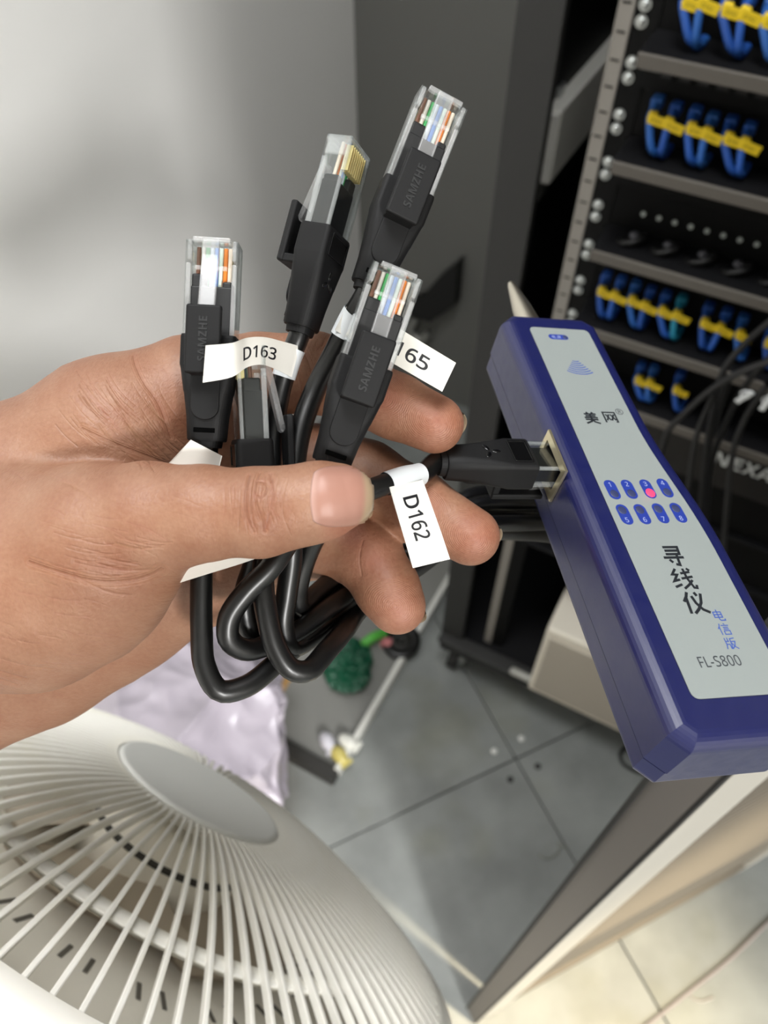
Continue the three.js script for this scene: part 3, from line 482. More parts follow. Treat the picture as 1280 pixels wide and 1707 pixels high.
heldCable('black network cable whose plug stands in front, covering the start of the 165 label', CS(640, 514, 0.188), CS(549, 779, 0.190), V(0.25, 0.1, 0.96),
  [[520, 830, 0.196], [485, 895, 0.197], [452, 945, 0.195], [410, 988, 0.194], [382, 1030, 0.194], [382, 1066, 0.195], [408, 1083, 0.198], [445, 1076, 0.203], [490, 1057, 0.209], [550, 1012, 0.219], [602, 975, 0.237], [690, 905, 0.247], [780, 845, 0.258], [860, 838, 0.27], [960, 850, 0.31], [1030, 880, 0.35]],
  [], [[524, 757, 0.199], [500, 778, 0.2], 0.0045]);
heldCable('black network cable with the low plug sticking up just below the D163 label', CS(414, 622, 0.197), CS(428, 905, 0.2005), V(0.93, 0.12, -0.3),
  [[420, 950, 0.203], [409, 985, 0.205], [409, 1025, 0.206], [419, 1056, 0.207], [445, 1062, 0.211], [485, 1040, 0.217], [530, 1000, 0.224], [590, 955, 0.24], [690, 890, 0.25], [780, 828, 0.262], [860, 824, 0.278], [960, 835, 0.32], [1030, 860, 0.36]],
  [['D164', 186, [[289, 975, 0.1925], [346, 957, 0.193], [401, 940, 0.1945], [441, 926, 0.1965]], [[264, 907, 0.1925], [321, 887, 0.193], [376, 867, 0.1945], [416, 853, 0.1965]]]]);
{
  const fo = TO.clone().addScaledVector(TL, 58 * mm).addScaledVector(TN, -6.2 * mm);
  heldCable('black network cable plugged into the blue tester, with the D162 label', fo.clone().addScaledVector(TW, 8.4 * mm), fo.clone().addScaledVector(TW, 8.4 * mm - 47.4 * K), TN.clone().negate().addScaledVector(TL, 0.12),
    [[704, 789, 0.2135], [672, 797, 0.2075], [640, 808, 0.203], [605, 822, 0.1995], [570, 845, 0.199], [535, 880, 0.203], [510, 930, 0.208], [496, 985, 0.212], [500, 1012, 0.215], [525, 992, 0.221], [560, 962, 0.231], [620, 935, 0.243], [690, 880, 0.256], [780, 850, 0.265], [860, 866, 0.28], [960, 890, 0.33], [1030, 920, 0.37]],
    [['D162', 60, [[649, 812, 0.2005], [664, 864, 0.1995], [676, 905, 0.1995], [688, 947, 0.2]], [[704, 800, 0.208], [721, 848, 0.2035], [736, 890, 0.2015], [750, 932, 0.201]], 0.98]], [[699, 790, 0.2125], [644, 807, 0.2035]]);
}
// ---------------------------------------------------------------- the fan
{
  const FC = CS(333.9, 1316.5, 0.45), n = V(0.5034, 0.8525, -0.1406).normalize(), e1 = V(0.8594, -0.5108, -0.0207).addScaledVector(n, -V(0.8594, -0.5108, -0.0207).dot(n)).normalize(), e2 = n.clone().cross(e1);
  const RH_ = 0.053, R = 0.1797, HH = 0.0335, PW = 1.79, RR_ = 0.1358;
  const dome = (r) => r < RH_ ? 0 : -HH * Math.pow((r - RH_) / (R - RH_), PW);
  const fan = thing('electric_fan', 'cream white electric fan tilted up, with radial ribs around a plain grey hub disc', 'fan', toWorld(FC));
  fan.quaternion.setFromRotationMatrix(basisM(camRot(e1), camRot(e2), camRot(n)));
  const grime = dataTex(256, (u, v) => { const q = fbm(u * 6, v * 6, 2, 4); return [0.95 + 0.05 * q, 0.94 + 0.06 * q, 0.905 + 0.09 * q]; });
  const cream = pm(0xffffff, 0.42, { map: grime, clearcoat: 0.15, clearcoatRoughness: 0.4 });
  const creamIn = sm(0xf6f1e4, 0.6), bladeMat = pm(0xbdb09c, 0.4), dark = sm(0x3a3833, 0.7), ventDark = sm(0x68645b, 0.8);
  const lathe = (pts, seg = 128) => new THREE.LatheGeometry(pts.map(([a, b]) => new THREE.Vector2(a, b)), seg).rotateX(Math.PI / 2);   // axis along z
  part('hub_disc', lathe([[0, 0.0016], [0.049, 0.0014], [0.0515, 0.0008], [0.0522, -0.0006], [0.0522, -0.004], [0, -0.004]], 96), sm(0xe6e6e1, 0.5), fan, 'plain grey hub disc');
  part('hub_ring', lathe([[0.0522, -0.0055], [0.0522, -0.0005], [0.0545, -0.0006], [0.0560, -0.0016], [0.0560, -0.0055], [0.0522, -0.0055]], 96), cream, fan);
  // ribs: one shape, 96 of them
  const N = 96, st = 18, pos = [], idx = [];
  for (let i = 0; i <= st; i++) {
    const r = 0.0535 + (R + 0.001 - 0.0535) * i / st, z = dome(r), w = 0.00085 + 0.00035 * i / st, d = 0.0042;
    pos.push(-w, r, z - 0.0004, -w * 0.6, r, z, w * 0.6, r, z, w, r, z - 0.0004, w * 0.8, r, z - d, -w * 0.8, r, z - d);
  }
  for (let i = 0; i < st; i++) for (let k = 0; k < 6; k++) { const a = i * 6 + k, b = i * 6 + (k + 1) % 6; idx.push(a, b, a + 6, b, b + 6, a + 6); }
  for (const [o, f] of [[0, 1], [st * 6, 0]]) for (let k = 1; k < 5; k++) f ? idx.push(o, o + k + 1, o + k) : idx.push(o, o + k, o + k + 1);
  let rib = new THREE.BufferGeometry(); rib.setAttribute('position', new THREE.Float32BufferAttribute(pos, 3)); rib.setIndex(idx); rib = toCreasedNormals(rib, 0.5);
  { const p = rib.attributes.position, uv = []; for (let i = 0; i < p.count; i++) uv.push(p.getX(i) * 5, p.getY(i) * 5); rib.setAttribute('uv', new THREE.Float32BufferAttribute(uv, 2)); }
  for (let i = 0; i < N; i++) { const m = part('rib', rib, cream, fan); m.rotation.z = (1.25 + i * 360 / N) * Math.PI / 180; }
  // ring that ties the ribs together, under them
  { const z = dome(RR_) - 0.0035; part('brace_ring', lathe([[RR_ - 0.0035, z - 0.003], [RR_ - 0.0035, z], [RR_ + 0.0035, z - 0.0012], [RR_ + 0.0035, z - 0.0042], [RR_ - 0.0035, z - 0.003]], 160), cream, fan); }
  // rim, case and rear bowl
  const z0 = -HH;
  part('rim', lathe([[R - 0.001, z0 - 0.008], [R - 0.001, z0 - 0.001], [R + 0.002, z0 + 0.0005], [R + 0.012, z0 - 0.0045], [R + 0.0145, z0 - 0.009], [R + 0.0150, z0 - 0.020], [R + 0.0125, z0 - 0.020], [R - 0.001, z0 - 0.008]], 160), cream, fan);
  part('case', lathe([[R + 0.0118, z0 - 0.0195], [R + 0.0150, z0 - 0.0212], [R + 0.0150, z0 - 0.060], [R + 0.004, z0 - 0.088], [0.10, z0 - 0.105], [0.0, z0 - 0.108], [0, z0 - 0.104], [0.10, z0 - 0.100], [R - 0.004, z0 - 0.083], [R + 0.0085, z0 - 0.058], [R + 0.0085, z0 - 0.0195]], 128), cream, fan);
  part('inner_bowl', lathe([[R - 0.001, z0 - 0.0085], [R - 0.004, z0 - 0.016], [0.160, z0 - 0.0225], [0.120, z0 - 0.0245], [0.0, z0 - 0.0245], [0.0, z0 - 0.028], [0.162, z0 - 0.026], [R, z0 - 0.018], [R + 0.004, z0 - 0.0105]], 128), creamIn, fan);
  const vent = new RoundedBoxGeometry(0.0024, 0.0125, 0.0008, 2, 0.0003);
  for (let i = 0; i < 54; i++) { if (i % 3 === 2) continue; const a = (i * 360 / 54 + 2) * Math.PI / 180, m = part('vent_slot', vent, ventDark, fan); m.position.set(Math.cos(a) * 0.106, Math.sin(a) * 0.106, z0 - 0.0244); m.rotation.z = a - Math.PI / 2; }
  // blades and spinner
  const bl = (() => {
    const g = new THREE.PlaneGeometry(1, 1, 20, 12), p = g.attributes.position;
    for (let i = 0; i < p.count; i++) { const u = p.getX(i) + 0.5, v = p.getY(i); const r = 0.044 + u * 0.050, half = 0.60 + 0.05 * Math.sin(u * 2.2), a = v * 2 * half + 0.25 * u; p.setXYZ(i, Math.cos(a) * r, Math.sin(a) * r, z0 - 0.012 + v * 0.014 * (1 - 0.3 * u)); }
    const b = g.clone(); b.translate(0, 0, -0.0014); const ix = b.index.array; for (let i = 0; i < ix.length; i += 3) { const t = ix[i]; ix[i] = ix[i + 1]; ix[i + 1] = t; }
    g.computeVertexNormals(); b.computeVertexNormals(); return merge(g, b);
  })();
  for (let i = 0; i < 5; i++) part('blade', bl, bladeMat, fan, 'taupe fan blade').rotation.z = i * 2 * Math.PI / 5 + 0.5;
  part('spinner', lathe([[0, -0.010], [0.030, -0.0105], [0.041, -0.013], [0.0455, -0.018], [0.0465, z0 + 0.003], [0.0465, z0 - 0.022], [0, z0 - 0.022]], 96), creamIn, fan);
  part('spinner_band', lathe([[0.0462, z0 + 0.0045], [0.0482, z0 + 0.004], [0.0482, z0 + 0.0015], [0.0462, z0 + 0.001]], 96), dark, fan, 'dark band around the spinner');
  { const m = part('clip', box(0.004, 0.009, 0.003, 0, 0, 0, 0.0008), dark, fan, 'small dark clip on the rim'); const p = V(0, 0, 0); const w = CS(591, 1520, 0.355).sub(FC); p.set(w.dot(e1), w.dot(e2), 0); const a = Math.atan2(p.y, p.x); m.position.set(Math.cos(a) * (R - 0.012), Math.sin(a) * (R - 0.012), dome(R - 0.012) + 0.0005); m.rotation.z = a; }
  // neck, pole and foot, hidden under the head
  const back = toWorld(FC.clone().addScaledVector(n, z0 - 0.15)), inv = fan.quaternion.clone().invert();
  const stand = (name, g) => { const m = part(name, g, cream, fan); m.quaternion.copy(inv); m.position.copy(back.clone().sub(toWorld(FC)).applyQuaternion(inv)); return m; };
  part('motor', lathe([[0, z0 - 0.17], [0.05, z0 - 0.165], [0.062, z0 - 0.14], [0.064, z0 - 0.104], [0, z0 - 0.104]], 48), cream, fan);
  stand('pole', merge(cyl(0.016, back.y - 0.03, 0, -(back.y - 0.03) / 2, 0, 24), cyl(0.03, 0.06, 0, -0.02, 0, 24)));
  stand('foot', new THREE.LatheGeometry([[0, 0], [0.17, 0], [0.175, 0.008], [0.16, 0.022], [0.05, 0.04], [0, 0.042]].map(([a, b]) => new THREE.Vector2(a, b)), 64).translate(0, -back.y, 0));
}
// ---------------------------------------------------------------- the network rack (x along its front, z out of it, y from the floor)
const R0 = V(0.226, 0, -0.757);
const RK = (x, y, z) => R0.clone().addScaledVector(DX, x).addScaledVector(DN, z).setY(y);
const onRack = (px, py, z) => { const p = onPlane(px, py, RK(0, 0, z), DN).sub(R0); return V(p.dot(DX), p.y, z); };
const inRack = (name, label, cat, x, y, z, group) => { const t = thing(name, label, cat, RK(x, y, z), group); t.rotation.y = TH; return t; };
const frameMat = sm(0x282827, 0.55), darkSteel = pm(0x111113, 0.55, { specularIntensity: 0.4 }), blackSteel = pm(0x090909, 0.6, { specularIntensity: 0.35 }), lipMat = sm(0x5a554f, 0.5), zinc = sm(0xc9ccca, 0.3, { metalness: 0.85 }), railMat = sm(0x8f8a83, 0.55);
const U = 0.0468, LIPS = [1.266, 1.172, 1.078, 0.984, 0.890];
{
  const t = inRack('rack_cabinet', 'tall black network cabinet with open front and screwed rails', 'cabinet', -0.082, 0, 0);
  const X = (x) => x + 0.082;
  const post = new THREE.ExtrudeGeometry(new THREE.Shape([[0, 0], [0.042, 0], [0.042, -0.012], [0.012, -0.012], [0.012, -0.05], [0, -0.05]].map(([a, b]) => new THREE.Vector2(a, b))), { depth: 1.93, bevelEnabled: true, bevelThickness: 0.001, bevelSize: 0.001, bevelSegments: 2 }).rotateX(-Math.PI / 2);
  // shape y -> world -z after the turn: mirror to put the return behind the face
  post.scale(1, 1, -1); { const ix = post.attributes.position; const g = post; if (g.index === null) { const p = g.attributes.position, nn = g.attributes.normal, uv = g.attributes.uv; for (let i = 0; i < p.count; i += 3) for (const a of [p, nn, uv]) { const s = a.itemSize; for (let k = 0; k < s; k++) { const q = a.array[i * s + k]; a.array[i * s + k] = a.array[(i + 1) * s + k]; a.array[(i + 1) * s + k] = q; } } } }
  for (const [x, f] of [[-0.104, 1], [0.57, 0]]) { const m = part('corner_post', post, frameMat, t); m.position.set(X(x), 0.08, 0.03); if (!f) { m.position.x = X(x) - 0.03; } }
  part('side_panel', box(0.002, 1.93, 0.58, X(-0.103), 1.045, -0.29), blackSteel, t); part('side_panel', box(0.002, 1.93, 0.58, X(0.581), 1.045, -0.29), blackSteel, t);
  part('rear_panel', box(0.68, 1.93, 0.002, X(0.239), 1.045, -0.58), blackSteel, t);
  part('top_panel', box(0.69, 0.04, 0.63, X(0.239), 2.03, -0.275), frameMat, t);
  part('bottom_panel', box(0.69, 0.012, 0.6, X(0.239), 0.12, -0.27), darkSteel, t);
  part('base_beam', merge(box(0.69, 0.05, 0.02, X(0.239), 0.105, 0.025, 0.003), box(0.69, 0.012, 0.03, X(0.239), 0.136, 0.035, 0.003)), frameMat, t);
  part('base_rail', new THREE.CapsuleGeometry(0.008, 0.5, 4, 12).rotateZ(Math.PI / 2).translate(X(0.31), 0.155, 0.05), sm(0xa5a49d, 0.4), t, 'pale bar along the foot of the cabinet');
  for (const [x, z] of [[-0.075, 0.0], [0.55, 0.0], [-0.075, -0.52], [0.55, -0.52]]) {
    const c = part('caster', merge(box(0.03, 0.04, 0.03, 0, 0.06, 0, 0.004), box(0.004, 0.05, 0.03, 0.014, 0.035, 0.006), box(0.004, 0.05, 0.03, -0.014, 0.035, 0.006)), zinc, t); c.position.set(X(x), 0, z);
    part('wheel', new THREE.CylinderGeometry(0.028, 0.028, 0.02, 28).rotateZ(Math.PI / 2).translate(0, 0.028, 0.01), sm(0x141414, 0.5), c); part('axle_cap', new THREE.SphereGeometry(0.009, 12, 8).scale(0.7, 1, 1).translate(0.018, 0.028, 0.01), zinc, c);
  }
  // rails: pale strip with marks, black flange, cage screws
  for (const [x0, s] of [[0, 1], [0.472, -1]]) {
    const r = part('rail', box(0.015, 1.85, 0.012, X(x0 - 0.0155 * s), 1.05, -0.006, 0.001), railMat, t, 'pale grey mounting rail');
    part('flange', box(0.024, 1.85, 0.0025, X(x0 + 0.003 * s), 1.05, -0.004), blackSteel, t);
    for (let k = 0; k < 18; k++) part('rail_mark', box(0.008, 0.0016, 0.0006, X(x0 - 0.0155 * s), 1.285 - k * U / 2, 0.0002), darkSteel, r);
    if (s > 0) for (let k = 0; k < 16; k++) for (const o of [0, -0.0134]) {
      const c = part('screw', merge(new THREE.SphereGeometry(0.0042, 14, 8, 0, 7, 0, Math.PI / 2).scale(1, 0.6, 1).rotateX(Math.PI / 2).translate(0, 0, 0.001), cyl(0.0056, 0.0012, 0, 0, 0, 18).rotateX(Math.PI / 2)), zinc, t); c.position.set(X(0), 1.285 + U - k * U + o, -0.002);
    }
  }
}
// white case seen between post and rail
{
  const t = inRack('power_strip', 'white power strip case standing between the cabinet post and the pale rail', 'power strip', -0.101, 1.093, -0.22);
  part('case', box(0.034, 0.088, 0.24, 0, 0, 0, 0.003), sm(0xf2f0e8, 0.45), t); part('end_cap', box(0.030, 0.082, 0.006, 0, 0, 0.122, 0.002), sm(0xf4f2ec, 0.4), t); part('latch', box(0.008, 0.012, 0.02, 0.0, 0.05, 0.085, 0.002), zinc, t); part('bracket', box(0.01, 0.03, 0.03, 0, -0.056, 0.1, 0.002), zinc, t);
}
// shelves of equipment: patch panel above, cable manager with its lip below
const ORD = ['highest', 'second from top', 'third from top', 'fourth from top', 'fifth from top'];
{
  const port = box(0.0125, 0.012, 0.004, 0, 0, 0, 0.0006), portIn = box(0.009, 0.007, 0.0006, 0, 0, 0.0022);
  LIPS.forEach((y, k) => {
    const p = inRack('patch_bay', ['black patch panel at the top of the frame, above the highest grey lip', 'black patch panel just under the highest grey lip', 'black patch panel between the second and third grey lips', 'black patch panel between the third and fourth grey lips', 'black patch panel behind the black cables, lowest with blue cables'][k], 'patch panel', 0.235, y + 1.5 * U, 0);
    part('face', box(0.45, U - 0.002, 0.012, 0, 0, -0.004, 0.001), blackSteel, p);
    for (let i = 0; i < 16; i++) { const m = part('port', port, darkSteel, p); m.position.set(-0.2 + i * 0.0168 + Math.floor(i / 6) * 0.006, -0.004, 0.003); part('opening', portIn, black, m); }
    part('print', box(0.018, 0.004, 0.0004, -0.216, -0.004, 0.0023), sm(0x8d8d8a, 0.6), p, 'tiny pale print');
    const c = inRack('cable_manager', ['black cable manager tray with the highest grey lip', 'black cable manager tray below six blue cables', 'black cable manager tray with a row of pale dots and rings', 'black cable manager tray beside the tester tip', 'black cable manager tray half hidden by the tester'][k], 'cable manager', 0.235, y, 0);
    part('back_plate', box(0.45, U - 0.002, 0.003, 0, U / 2, -0.006), blackSteel, c);
    part('tray', box(0.44, 0.002, 0.055, 0, 0.001, 0.022), darkSteel, c);
    part('lip', box(0.44, 0.012, 0.004, 0, -0.004, 0.051, 0.001), lipMat, c, 'grey front lip');
    if (k === 2) {
      for (let i = 0; i < 8; i++) { const m = part('dot', cyl(0.0026, 0.002, 0, 0, 0, 12).rotateX(Math.PI / 2), sm(0xb6bcb8, 0.5), c); m.position.set(-0.187 + i * 0.0165, 0.022, -0.004); }
      for (let i = 0; i < 6; i++) { const m = part('cable_ring', new THREE.TorusGeometry(0.013, 0.0032, 10, 24), black, c); m.position.set(-0.188 + i * 0.036, 0.004, 0.018); m.rotation.set(1.3, 0.4, 0); part('ring_knob', new THREE.SphereGeometry(0.006, 12, 8).translate(0.0, -0.012, 0.0), sm(0x55555c, 0.35), m); }
    }
  });
}
// lettered panel low on the right
{
  const t = inRack('switch_panel', 'black equipment panel with large white capital letters NEXANS', 'equipment panel', 0.235, 0.815, 0.004);
  const tex = canvasTex(1024, 160, (g, w, h) => { g.fillStyle = '#1a1715'; g.fillRect(0, 0, w, h); g.fillStyle = '#e6eaea'; g.font = 'bold 64px sans-serif'; g.textBaseline = 'middle'; g.fillText('NEXANS', 466, 52); });
  const m = sm(0xffffff, 0.6, { map: tex });
  part('face', new THREE.PlaneGeometry(0.45, 0.0703).translate(0, 0.0, 0.0071), m, t, 'black face with white letters');
  part('case', box(0.45, 0.0703, 0.2, 0, 0, -0.094, 0.001), blackSteel, t);
  for (let i = 0; i < 3; i++) { const b = inRack('blank_panel', ['plain black cover panel under the white lettering', 'plain black cover panel in the middle of the rack', 'plain black cover panel above the white case'][i], 'panel', 0.235, 0.74 - i * 0.094, 0); part('face', box(0.45, 0.09, 0.006, 0, 0, -0.003, 0.001), blackSteel, b); part('edge', box(0.45, 0.006, 0.012, 0, -0.044, 0.004, 0.001), darkSteel, b); }
}
// pale case at the foot of the rack
{
  const t = inRack('battery_case', 'cream white equipment case on the cabinet floor behind the tester', 'equipment case', 0.265, 0.126, -0.12);
  part('case', box(0.34, 0.24, 0.36, 0, 0.125, 0, 0.008), sm(0xe6dfd0, 0.5), t); part('front_frame', box(0.32, 0.2, 0.006, 0, 0.125, 0.181, 0.004), sm(0xb9b1a3, 0.5), t);
  for (const x of [-0.12, 0.12]) part('foot', cyl(0.012, 0.012, x, 0.006, 0.12, 16), black, t);
}
// blue cables, each with its own yellow label
{
  const blues = [0x1f4f9e, 0x24589f, 0x1a4793].map((c) => sm(c, 0.5)), teal = sm(0x1b7c98, 0.5), yellow = sm(0xe2c31d, 0.5, { map: canvasTex(128, 64, (g) => { g.fillStyle = '#fff'; g.fillRect(0, 0, 128, 64); g.fillStyle = '#6b5d10'; g.font = '30px sans-serif'; g.fillText('D162', 22, 44); }) });
  const RW = ['the highest row', 'the second row', 'the third row beside the tester', 'the lowest row'];
  const rows = [
    [[1139, 0, 1153, 89, 1], [1170, 0, 1157, 88, 0], [1204, 12, 1222, 104, 1], [1239, 20, 1228, 102, 0], [1273, 32, 1284, 115, 1]],
    [[1084, 192, 1086, 271, 1], [1115, 203, 1098, 273, 0], [1148, 210, 1151, 285, 1], [1177, 220, 1163, 289, 0], [1208, 227, 1220, 306, 1], [1239, 237, 1228, 308, 0]],
    [[1000, 482, 1002, 542, 1], [1025, 490, 1012, 545, 0], [1050, 497, 1055, 562, 1], [1075, 507, 1062, 562, 0], [1100, 515, 1107, 580, 1], [1127, 522, 1120, 575, 0], [1172, 535, 1167, 595, 1], [1202, 545, 1179, 592, 0], [1230, 555, 1232, 607, 1], [1278, 568, 1280, 622, 1]],
    [[1060, 632, 1070, 680, 1], [1081, 637, 1080, 677, 0], [1125, 647, 1127, 697, 1]],
  ];
  rows.forEach((row, k) => row.forEach(([ax, ay, bx, by, lead], i) => {
    const a = onRack(ax, ay, 0.030), b = onRack(bx, by, 0.034), yb = LIPS[[0, 1, 3, 4][k]] + 0.001;
    b.y = Math.max(b.y, yb + 0.004);
    const at = V(a.x, b.y, 0.0);
    const t = inRack('patch_cable', `blue cable with yellow label, ${['first', 'second', 'third', 'fourth', 'fifth', 'sixth', 'seventh', 'eighth', 'ninth', 'last'][i]} from the left in ${RW[k]}`, 'network cable', at.x, at.y, 0, 'blue cables with yellow labels in the rack');
    const m = k === 2 && i === 5 ? teal : blues[(i + k) % 3], L = (x, y, z) => V(x - at.x, y - at.y, z);
    const top = a.y + 0.004, q = [L(a.x, top - 0.002, 0.004), L(a.x, top, 0.016), L(a.x, top - 0.006, 0.029), L(a.x + (b.x - a.x) * 0.3, a.y - (a.y - b.y) * 0.35, 0.034), L(a.x + (b.x - a.x) * 0.75, a.y - (a.y - b.y) * 0.75, 0.036), L(b.x, b.y + 0.004, 0.032), L(b.x + 0.001, b.y, 0.024), L(b.x + 0.002, b.y, 0.006)];
    part('cable_jacket', tube(q, 0.0034, 40, 10), m, t); part('boot', box(0.011, 0.010, 0.014, 0, top - at.y, 0.010, 0.0025), m, t);
    const f = V(a.x + (b.x - a.x) * 0.2, a.y - (a.y - b.y) * 0.22, 0.036), len = lead ? 0.0165 : 0.018;
    f.y += 0.007; f.z -= 0.003; const fl = part('label_flag', merge(box(len, 0.0088, 0.0007, len / 2 - 0.003, -0.0008, 0.002, 0.0003), box(0.0086, 0.0092, 0.0082, 0.0, 0, -0.0025, 0.0025)), yellow, t, 'yellow label'); fl.position.set(f.x - at.x, f.y - at.y, f.z - 0.0005); fl.rotation.set(0, 0.12, -0.22 + 0.1 * lead);
  }));
}
// loose black cables hanging in front of the rack
{
  const m = sm(0x1b1b1c, 0.5), Z = (px, py, z) => { const p = onRack(px, py, z); return RK(p.x, p.y, p.z); };
  const list = [
    ['black cable arching from the frame edge down past the yellow labels', [[1330, 500, 0.12], [1285, 535, 0.11], [1235, 580, 0.1], [1205, 620, 0.1], [1187, 690, 0.1], [1173, 790, 0.1], [1164, 900, 0.1], [1160, 1000, 0.1]]],
    ['black cable crossing in front of the lowest yellow labels towards the tester', [[1330, 585, 0.16], [1280, 603, 0.15], [1225, 625, 0.14], [1185, 650, 0.13], [1140, 690, 0.12], [1112, 722, 0.11], [1098, 790, 0.11], [1110, 900, 0.1]]],
    ['black cable hanging straight beside the letters, thickest of the bundle', [[1215, 628, 0.09], [1195, 690, 0.09], [1180, 750, 0.09], [1172, 820, 0.09], [1168, 900, 0.09], [1166, 1000, 0.09]]],
    ['black cable passing between the first white letters', [[1280, 640, 0.12], [1246, 690, 0.11], [1225, 740, 0.11], [1217, 790, 0.11], [1210, 860, 0.11], [1206, 920, 0.11], [1204, 1000, 0.11]]],
    ['thin black cable nearest the tester in the hanging bundle', [[1190, 655, 0.12], [1163, 720, 0.12], [1149, 800, 0.12], [1142, 860, 0.12], [1139, 950, 0.12]]],
    ['black cable arching above the white tag at the frame edge', [[1330, 560, 0.1], [1290, 590, 0.09], [1245, 640, 0.085], [1212, 700, 0.08], [1187, 770, 0.08], [1178, 850, 0.08], [1176, 950, 0.08]]],
  ];
  list.forEach(([label, pts], i) => { const w = pts.map((p) => Z(...p)), o = w[w.length - 1].clone(); const t = thing('hanging_cable', label, 'cable', o, 'loose black cables in front of the rack'); part('cable_jacket', tube(w.map((p) => p.clone().sub(o)), [0.0034, 0.0034, 0.0042, 0.0032, 0.003, 0.0034][i], 70, 10), m, t); });
  [['small white tag on the hanging black cables', 1241, 662, 0.5], ['white tag at the right frame edge above the letters', 1277, 672, 0.1]].forEach(([label, px, py, a]) => { const p = onRack(px, py, 0.12), t = inRack('cable_tag', label, 'label', p.x, p.y, p.z); part('tag', box(0.0055, 0.02, 0.002, 0, 0, 0, 0.0008), sm(0xe3e6e6, 0.5), t); part('tie', new THREE.TorusGeometry(0.0045, 0.0009, 8, 20).translate(0, 0, -0.004), sm(0xd8dada, 0.5), t); t.rotation.z = -a; });
}
// ---------------------------------------------------------------- mesh door of the next cabinet, seen edge-on
{
  const B = V(0.15, 0, -0.117), ty = Math.atan2(-TA.z, TA.x);
  const t = thing('cabinet_door', 'tall grey cabinet door seen nearly edge-on, white stile and slatted panel on its right side', 'door', V(B.x, 0.008, B.z)); t.rotation.y = ty;
  const Hd = 1.98, edge = sm(0x6a6562, 0.55), white = sm(0xb7b3aa, 0.5), taupe = sm(0x716a5f, 0.75);
  part('edge', box(0.022, Hd, 0.0245, 0.011, Hd / 2, -0.0125, 0.0015), edge, t, 'grey door edge');
  part('gasket', box(0.004, Hd, 0.0015, 0.002, Hd / 2, 0.0003), sm(0x1b1b1b, 0.8), t, 'thin black gasket');
  part('stile', box(0.052, Hd, 0.003, 0.031, Hd / 2, 0.0000, 0.001), white, t, 'white stile'); part('stile', box(0.05, Hd, 0.022, 0.575, Hd / 2, -0.0125, 0.001), white, t);
  part('panel', box(0.50, Hd - 0.1, 0.004, 0.31, Hd / 2, -0.010), taupe, t, 'taupe door panel');
  part('crossbar', box(0.53, 0.05, 0.022, 0.285, 0.025, -0.0125, 0.001), taupe, t); part('gasket', box(0.003, Hd, 0.003, -0.0005, Hd / 2, -0.0245), sm(0x2a2a29, 0.8), t); part('crossbar', box(0.53, 0.05, 0.022, 0.285, Hd - 0.025, -0.0125, 0.001), white, t);
  const sl = box(0.48, 0.006, 0.005, 0, 0, 0, 0.001); for (let i = 0; i < 74; i++) part('slat', sl, taupe, t).position.set(0.31, 0.46 + i * 0.0195, -0.006);
}
// ---------------------------------------------------------------- things on the floor
const FL = (px, py, h) => onFloor(px, py, h);
{
  const t = inRack('steel_panel', 'grey steel panel lying flat on the floor, white right edge and black end', 'panel', -0.29, 0, -0.05);
  part('sheet', box(0.23, 0.018, 0.8, 0, 0.011, 0, 0.002), sm(0x7d7d79, 0.45), t); part('edge', box(0.012, 0.034, 0.8, 0.116, 0.018, 0, 0.003), sm(0xdcdcd6, 0.4), t, 'white edge'); part('end', box(0.24, 0.03, 0.03, 0, 0.016, 0.408, 0.003), sm(0x2a2926, 0.5), t, 'black end');
}
const blob = (rx, ry, rz, amp, f, seed, ridge) => { const g = new THREE.IcosahedronGeometry(1, 40), p = g.attributes.position; for (let i = 0; i < p.count; i++) { const v = V(p.getX(i), p.getY(i), p.getZ(i)); let q = 0; for (let o = 0, a = 1, ff = f; o < 3; o++, a *= 0.5, ff *= 1.9) { const s = noise.noise(v.x * ff + seed, v.y * ff, v.z * ff + o * 5); q += a * (ridge ? 1 - 2.4 * Math.abs(s) : s); } v.multiplyScalar(1 + amp * q); p.setXYZ(i, v.x * rx, v.y * ry, v.z * rz); } const m = mergeVertices((g.deleteAttribute('normal'), g.deleteAttribute('uv'), g), 1e-6); m.computeVertexNormals(); return m; };
function crumple(rx, ry, rz) {     // folded film: many soft flat faces meeting in creases
  const pl = []; for (let k = 0; k < 80; k++) { const n = V(rr(-1, 1), rr(-1, 1), rr(-1, 1)).normalize(); pl.push([n, rr(0.74, 1.0)]); }
  const g = new THREE.IcosahedronGeometry(1, 60), p = g.attributes.position;
  for (let i = 0; i < p.count; i++) {
    const v = V(p.getX(i), p.getY(i), p.getZ(i)); let r = 1.15, r2 = 1.3;
    for (const [n, d] of pl) { const c = v.dot(n); if (c > 0.3) { const q = d / c; if (q < r) { r2 = r; r = q; } else if (q < r2) r2 = q; } }
    const crease = Math.exp(-(r2 - r) * 22) * 0.06; v.multiplyScalar(r + crease + 0.06 * noise.noise(v.x * 3, v.y * 3, v.z * 3) - 0.035 * Math.abs(noise.noise(v.x * 4.2, v.y * 4.2 + 3, v.z * 4.2)) - 0.09 * Math.abs(noise.noise(v.x * 1.8 + 4, v.y * 1.8, v.z * 1.8)));
    p.setXYZ(i, v.x * rx, v.y * ry, v.z * rz);
  }
  g.deleteAttribute('normal'); g.deleteAttribute('uv'); const m = mergeVertices(g, 1e-6); m.computeVertexNormals(); return m;
}
